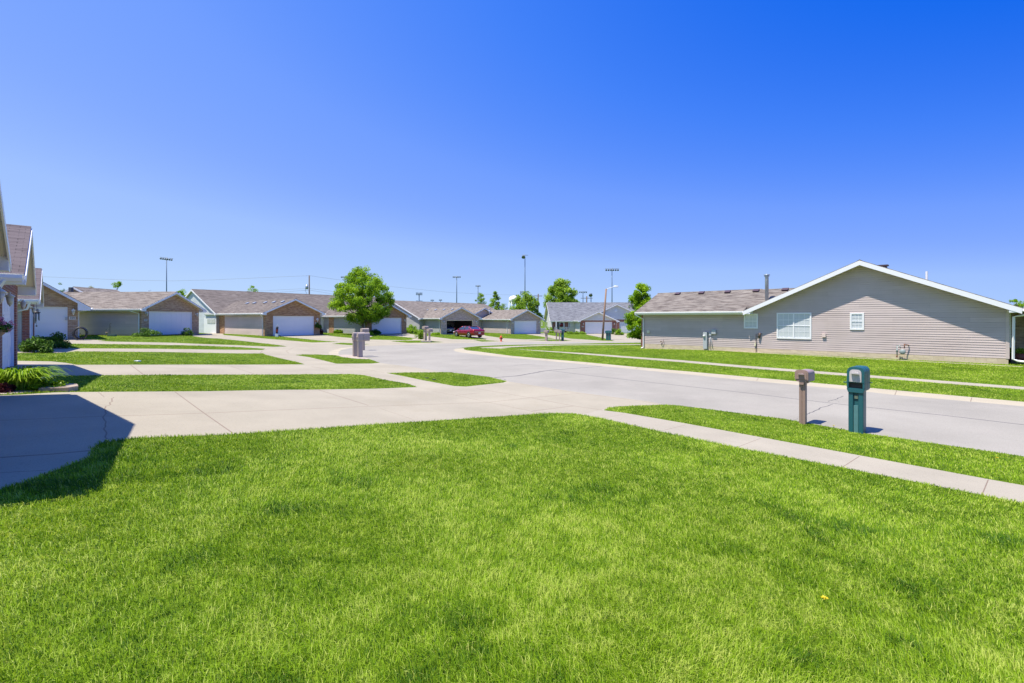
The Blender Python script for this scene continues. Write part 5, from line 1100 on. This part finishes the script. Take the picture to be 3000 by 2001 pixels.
# ---------------------------------------------------------------- cars
def carpaint(name, c):
    m, nt, b = newmat(name); b.inputs['Base Color'].default_value = (*c, 1); b.inputs['Roughness'].default_value = .3; b.inputs['Metallic'].default_value = .35; b.inputs['Coat Weight'].default_value = 1; b.inputs['Coat Roughness'].default_value = .03; return m
TYRE = paint('tyre_rubber', (.015,.015,.016), .8, .1, 10); RIM = paint('alloy_rim', (.6,.6,.62), .3, .05, 5, metal=.7); CGLASS = paint('car_glass', (.03,.045,.07), .08, .05, 2, coat=1); TAIL = paint('tail_lamp', (.45,.01,.015), .2, .05, 3, coat=1); HEAD = paint('head_lamp', (.75,.78,.8), .15, .05, 3, coat=1); CHROME = paint('chrome', (.75,.75,.78), .15, .03, 3, metal=.9)
def sedan(loc, rz, mat, label):
    """local +x is the front of the car"""
    e = empty('parked_car', loc, rz, label, 'car'); b = MB()
    #      x,   zlow, zbelt, halfwidth, zhood, top half width
    st = [(-2.5,.42,.62,.70,.78,.60),(-2.42,.30,.68,.82,.98,.74),(-2.25,.26,.70,.88,1.04,.80),(-1.7,.25,.72,.91,1.05,.82),(-.9,.22,.70,.92,.98,.84),(0,.21,.68,.92,.95,.84),(.9,.22,.68,.92,.94,.83),(1.5,.25,.67,.91,.90,.78),(2.0,.26,.62,.87,.80,.72),(2.35,.30,.56,.78,.70,.62),(2.48,.40,.52,.62,.60,.50)]
    rings = []
    for x, zl, zm, hw, zh, tw in st:
        half = [(0,zl),(hw*.86,zl),(hw*.98,zl+.1),(hw,zm-.08),(hw*.985,zm+.06),(tw+.05,zh-.06),(tw-.02,zh),(tw*.5,zh+.025),(0,zh+.035)]
        ring = [(x,y,z) for y,z in half]+[(x,-y,z) for y,z in half[-2:0:-1]]; rings.append([b.p(c) for c in ring])
    n = len(rings[0])
    for i in range(len(rings)-1):
        for k in range(n): b.f.append([rings[i][k],rings[i][(k+1)%n],rings[i+1][(k+1)%n],rings[i+1][k]]); b.m.append(0); b.smooth.append(True)
    for r_ in (rings[0][::-1], rings[-1]): b.f.append(r_); b.m.append(0); b.smooth.append(False)
    b.build('body', mat, e)
    def gh(x0,x1,x2,x3,zb,zt,wb,wt): return [(x0,-wb,zb),(x0,wb,zb),(x3,wb,zb),(x3,-wb,zb),(x1,-wt,zt),(x1,wt,zt),(x2,wt,zt),(x2,-wt,zt)]
    v = gh(-1.95,-1.05,.35,1.28,.97,1.40,.80,.60); g = MB(); i = [g.p(c) for c in v]
    for q in ((0,3,2,1),(4,5,6,7),(0,1,5,4),(1,2,6,5),(2,3,7,6),(3,0,4,7)): g.f.append([i[k] for k in q]); g.m.append(0); g.smooth.append(False)
    g.build('windows', CGLASS, e)
    r_ = MB(); ring = [(-1.12,0),(-1.0,.585),(-.3,.625),(.3,.60),(.42,0)]
    pts = [(-1.14,-.57),(-1.14,.57),(-.4,.62),(.4,.58),(.4,-.58),(-.4,-.62)]; r_.prism(pts, 1.385, 1.43, 'z'); r_.build('roof', mat, e, .015)
    for sy in (-1,1):
        for a, c, rr in (((-1.97,sy*.79,.97),(-1.08,sy*.60,1.40),.05),((.36,sy*.60,1.40),(1.30,sy*.79,.96),.035),((-.25,sy*.805,.97),(-.3,sy*.615,1.4),.03),((-1.35,sy*.80,.97),(-1.12,sy*.62,1.38),.04)):
            p_ = MB(); p_.tube([a, c], rr, 6); p_.build('window_pillar', mat, e)
        for wx in (1.45, -1.42):
            w_ = MB(); w_.tube([(wx,sy*.72,.33),(wx,sy*.74,.33),(wx,sy*.92,.33),(wx,sy*.935,.33)], [.30,.33,.33,.30], 20); wo_ = w_.build('wheel', TYRE, e)
            w_ = MB(); w_.tube([(wx,sy*.93,.33),(wx,sy*.945,.33)], [.23,.22], 14); w_.build('rim', RIM, wo_)
            for k in range(5): a = k*1.2566+.3; s_ = MB(); s_.tube([(wx+.08*math.cos(a+.63),sy*.947,.33+.08*math.sin(a+.63)),(wx+.18*math.cos(a+.63),sy*.947,.33+.18*math.sin(a+.63))], .035, 5); s_.build('rim_opening', DARK, wo_)
            a_ = MB(); a_.tube([(wx,sy*.70,.37),(wx,sy*.922,.37)], .40, 20); a_.build('wheel_arch', DARK, e)
        t_ = MB(); t_.box(-2.47,-2.2,sy*.52,sy*.86,.74,.92); t_.build('tail_light', TAIL, e, .02)
        h_ = MB(); h_.box(2.05,2.4,sy*.5,sy*.80,.58,.72); h_.build('headlight', HEAD, e, .03)
        m_ = MB(); m_.tube([(.85,sy*.84,.98),(.85,sy*.93,1.02),(.82,sy*1.03,1.03)], [.03,.07,.07], 8); m_.build('wing_mirror', mat, e)
        d_ = MB(); d_.box(-.55,-.35,sy*.925,sy*.94,.76,.79); d_.box(.35,.55,sy*.925,sy*.94,.76,.79); d_.build('door_handle', mat, e)
    c_ = MB(); c_.box(-2.52,-2.46,-.66,.66,.715,.745); c_.build('chrome_strip', CHROME, e); p_ = MB(); p_.box(-2.53,-2.49,-.16,.16,.50,.64); p_.build('licence_plate', WHITE, e)
    bb = MB(); bb.box(-2.54,-2.30,-.80,.80,.34,.50); bb.build('rear_bumper', mat, e, .04)
    return e
p = PZ(1372, 61.3); z_ = gz(p.x, p.y); sedan((p.x, p.y, z_), math.atan2(.777, -.63), carpaint('cherry_red_paint', (.30,.008,.028)), 'red sedan parked on the drive before the open garage')
O, d_, z0_ = FR[ge]; bk = Vector((-d_.y, d_.x)); q = O+d_*2.15+bk*3.3; sedan((q.x, q.y, z0_+.02), rot2(bk), carpaint('dark_blue_paint', (.02,.03,.06)), 'dark car standing inside the open garage')
# ---------------------------------------------------------------- small things
# hanging basket and wind chimes at the near garages
O, d_, z0_ = FR[hB]
p = PZ(14, 7.4); zb = (HY-975)/F*7.4+CAMZ; BS = .56
e = empty('hanging_basket', (p.x-.12, p.y, zb), 0, 'hanging basket of pink flowers at the left edge', 'hanging basket'); BASK = paint('coir_basket', (.33,.22,.13), .9, .2, 20)
e.scale = (BS,)*3; b = MB(); b.lathe([(.06,-.12),(.15,-.02),(.19,.08),(.16,.08)], seg=16); b.build('pot', BASK, e)
g = np.random.default_rng(5); n = 900; dd = g.normal(size=(n,3)); dd /= np.linalg.norm(dd,axis=1)[:,None]; Pp = dd*(g.random(n)**.4)[:,None]*np.array((.34,.34,.17))+np.array((0,0,.16)); V, T_ = leaves(Pp, np.full(n,.035), g.random(n)); mesh_from_tris('foliage', V, 0, DGRN, T_, e)
PINK = leafmat('pink_petal', (.45,.05,.20), (.65,.16,.38), (.8,.4,.55), .3); Cc = g.normal(size=(16,3)); Cc /= np.linalg.norm(Cc,axis=1)[:,None]; Cc = Cc*np.array((.33,.33,.17))+np.array((0,0,.21)); i = g.integers(0,16,500); Pp = Cc[i]+g.normal(0,.028,(500,3)); V, T_ = leaves(Pp, np.full(500,.022), g.random(500)); mesh_from_tris('flowers', V, 0, PINK, T_, e)
b = MB(); zr_ = 1.9
for k in range(3): a = k*2.094; b.tube([(.18*math.cos(a),.18*math.sin(a),.08),(0,0,zr_)], .003, 4)
b.build('hanger', DARK, e)
p = PZ(107, 20.5); zb = (HY-908)/F*20.5+CAMZ; e = empty('wind_chimes', (p.x, p.y, zb), 0, 'dark wind chimes hanging before the white garage door of 399', 'wind chimes')
b = MB(); b.tube([(0,0,0),(0,0,-.08)], .008, 5); b.lathe([(.015,-.05),(.13,-.1),(.13,-.12),(.02,-.12)], seg=10); b.build('top_disc', DARK, e)
for k in range(5): a = k*1.2566; b = MB(); b.tube([(.09*math.cos(a),.09*math.sin(a),-.12),(.09*math.cos(a),.09*math.sin(a),-.42-.04*k)], .018, 6); b.build('chime_tube', STEELD, e)
b = MB(); b.tube([(0,0,-.12),(0,0,-.66)], .005, 4); b.lathe([(.01,-.66),(.035,-.69),(.01,-.73)], seg=8); b.build('clapper', DARK, e)
b = MB(); b.tube([(0,0,0),(0,0,.35)], .006, 4); b.build('hook_cord', DARK, e)
# hose reel beside 399
p = G(235, 996.5); e = empty('hose_reel', p, .75, 'black coiled garden hose on a round stand at the corner of house 399', 'hose reel')
for k in range(7):
    a0 = [( .30*math.cos(t)*(1+.03*k), (k-3)*.045, .46+.36*math.sin(t)*(1+.03*(k%3))) for t in np.linspace(0, 2*math.pi, 22)]; b = MB(); b.tube(a0, .05, 6); o = b.build('hose_coil', DARK, e)
b = MB(); b.tube([(-.16,0,-.02),(0,0,.46),(.16,0,-.02)], .016, 6); b.tube([(0,-.2,.46),(0,.2,.46)], .02, 6); b.build('stand', DARK, e)
# shepherd hooks with a bird bath against the beige siding
p = G(322, 984.5); e = empty('shepherd_hook', p, 0, 'dark shepherd hook with little hanging pot against the beige siding wall', 'garden hook'); 
b = MB(); b.tube([(0,0,-.1),(0,0,1.0),(.05,0,1.08),(.12,0,1.04)], .014, 6); b.tube([(-.02,0,.5),(-.2,0,.62),(-.32,0,.55),(-.34,0,.5)], .012, 6); b.tube([(0,0,.75),(.1,0,.8)], .012, 6); b.build('hook', DARK, e); b = MB(); b.lathe([(.05,.2),(.11,.28),(.12,.34),(.1,.34)], (-.15,-.1,0), 10); b.build('pot', SAND, e)
p = G(330, 985.5); e = tag(bar('flower_trough', p.x-.3, p.x+.35, p.y-.2, p.y, p.z-.02, p.z+.17, paint('teal_trough', (.06,.12,.12), .6), None, .01), 'low teal trough on the grass under the shepherd hook', 'trough')
# golf-bag like caddy standing by garage 393
p = G(811, 987); e = empty('golf_bag', p, .2, 'dark golf bag on a small white trolley beside the garage of the blue-gabled duplex', 'golf bag')
b = MB(); b.tube([(.0,0,.35),(.03,0,.9),(.05,0,1.05)], [.11,.12,.13], 10); b.build('bag', DARK, e); b = MB()
for k in range(4): b.tube([(.02+.03*k-.04,0,1.0),(.06+.05*k-.06,0,1.2+.03*k)], .012, 5)
b.build('clubs', GREYM, e); b = MB(); b.box(-.14,.16,-.12,.12,.02,.32); b.build('base_box', WHITE, e, .02); b = MB(); b.tube([(.15,0,.18),(.4,-.1,.12),(.45,-.1,-.2)], .03, 6); b.build('handle', DARK, e)
b = MB(); b.box(-.005,.1,-.14,-.12,.5,.8); b.build('red_pocket', paint('red_cloth', (.4,.03,.04), .7), e)
# wreath and planter by the 393 garage
q = fp(g1, 929, 963); O, d_, z0_ = FR[g1]; bk = Vector((-d_.y, d_.x)); w_ = O+d_*q[0]-bk*.15
bush('wreath', w_.x, w_.y, .75, .42, 'dark twiggy wreath against the brick right of the 393 garage door', DGRN, 1200, .05, 50, cat='wreath', z=z0_+.75)
p = O+d_*6.75+bk*.8; bush('flowering_planter', p.x, p.y, 1.25, .42, 'tall planter with dark red flowers beside the entry door', REDL, 900, .06, 51, cat='planter', z=z0_)
p = PZ(1610, 88.3); bush('hanging_flowers', p.x, p.y, .8, .65, 'hanging basket of yellow green flowers by the corner of the white house', LIME, 500, .08, 52, cat='hanging basket', z=(HY-968)/F*88.3+CAMZ)
bush('door_wreath', PZ(1644,89.7).x, 89.8, .9, .45, 'brown twig wreath hanging on the entry door of the white house', REDL, 350, .08, 53, cat='wreath', z=(HY-957)/F*89.8+CAMZ)
# porch chairs of the white house
def chair(px, Z, rz, label):
    p = PZ(px, Z); e = empty('porch_chair', (p.x, p.y, gz(p.x,p.y)+.02), rz, label, 'chair', 'chairs on the covered entry')
    b = MB(); b.box(-.28,.28,-.28,.25,.38,.43); b.build('seat', GALV, e); b = MB(); b.box(-.28,-.22,.2,.25,.43,1.05); b.box(.22,.28,.2,.25,.43,1.05); b.box(-.28,.28,.2,.25,.95,1.05)
    for k in range(4): b.box(-.2+k*.12,-.15+k*.12,.21,.24,.40,1.0)
    b.build('backrest', GALV, e)
    for sx in (-1,1):
        for sy in (-.26,.22): b = MB(); b.box(sx*.28-.03,sx*.28+.03,sy,sy+.05,-.05,.4); b.build('leg', GALV, e)
        b = MB(); b.box(sx*.3-.04,sx*.3+.04,-.3,.24,.6,.64); b.build('armrest', GALV, e)
chair(1657, 89.0, 0, 'left metal chair in front of the brick beside the entry door'); chair(1666, 89.0, .3, 'right metal chair under the small window of the covered entry'); chair(1627, 88.3, -.5, 'white chair by the porch post left of the entry door')
p = PZ(1588, 91); o = bar('air_conditioner', p.x-.4, p.x+.6, p.y-.4, p.y+.4, gz(p.x,p.y)-.05, gz(p.x,p.y)+.75, GREYM, None, .03); tag(o, 'dark grey air conditioner beside the white siding gable', 'air conditioner')
# porch furniture at the right edge
p = PZ(2990, 24.2); e = empty('planter_pot', (p.x, p.y, -.55), 0, 'rust red pot with white flowers on the porch at the right edge', 'planter'); b = MB(); b.lathe([(.2,-.25),(.36,.1),(.42,.38),(.36,.38)], seg=18); b.build('pot', paint('rust_red_glaze', (.16,.04,.03), .5), e)
g = np.random.default_rng(9); n = 500; Pp = g.normal(0,.16,(n,3))*np.array((1.3,1.3,.6))+np.array((-.1,0,.48)); V, T_ = leaves(Pp, np.full(n,.04), g.random(n)); mesh_from_tris('foliage', V, 0, FARG, T_, e)
p = PZ(2993, 25.6); e = empty('porch_bench', (p.x, p.y, -.5), -.785, 'brown wooden bench end on the porch at the right edge', 'bench'); BW = paint('brown_bench_wood', (.20,.085,.04), .6, .15, 8)
b = MB(); b.box(-.5,.9,0,.5,.38,.44); b.build('seat', BW, e); b = MB(); b.box(-.5,.9,.45,.5,.45,1.1); b.build('backrest', BW, e)
for sx in (-.5,.84):
    for sy in (0,.44): b = MB(); b.box(sx,sx+.06,sy,sy+.06,-.1,.38); b.build('leg', BW, e)
# bits on the lawns: sprinkler lids and a fallen leaf
p = G(403, 1059); o = tag(bar('utility_marker', p.x-.09, p.x+.09, p.y-.08, p.y+.08, p.z-.01, p.z+.04, WHITE, None, .01), 'small white utility lid in the third lawn strip', 'utility marker')
for px, py, l_ in ((1249, 1110.5, 'left of two dark flat litter scraps on the small verge triangle'), (1270.5, 1115, 'right of two dark flat litter scraps on the small verge triangle')):
    p = G(px, py); b = MB(); b.prism([(-.06,0),(.07,-.01),(.09,.05),(.0,.07),(-.07,.05)], .035, .055, 'z'); b.v = [(v[0]+p.x, v[1]+p.y, v[2]+p.z) for v in b.v]; tag(b.build('litter_scrap', DARK), l_, 'litter scrap', 'litter scraps on the verge')
YEL = leafmat('dandelion_petal', (.6,.5,.02), (.75,.6,.03), (.8,.7,.1), .3)
for px, py, l_ in ((2415, 1776, 'yellow dandelion in the foreground lawn'), (2921, 1350, 'yellow dandelion on the near verge at the right edge'), (2442, 1254, 'yellow dandelion left of the teal mailbox')):
    p = G(px, py); g = np.random.default_rng(3); e = empty('dandelion', p, 0, l_, 'flower', 'dandelions in the grass'); V, T_ = leaves(g.normal(0,.006,(60,3))*np.array((1,1,.4))+np.array((0,0,.06)), np.full(60,.007), g.random(60)); mesh_from_tris('petals', V, 0, YEL, T_, e)
    b = MB(); b.tube([(0,0,0),(0,0,.06)], .002, 5); b.build('stem', LILY, e)
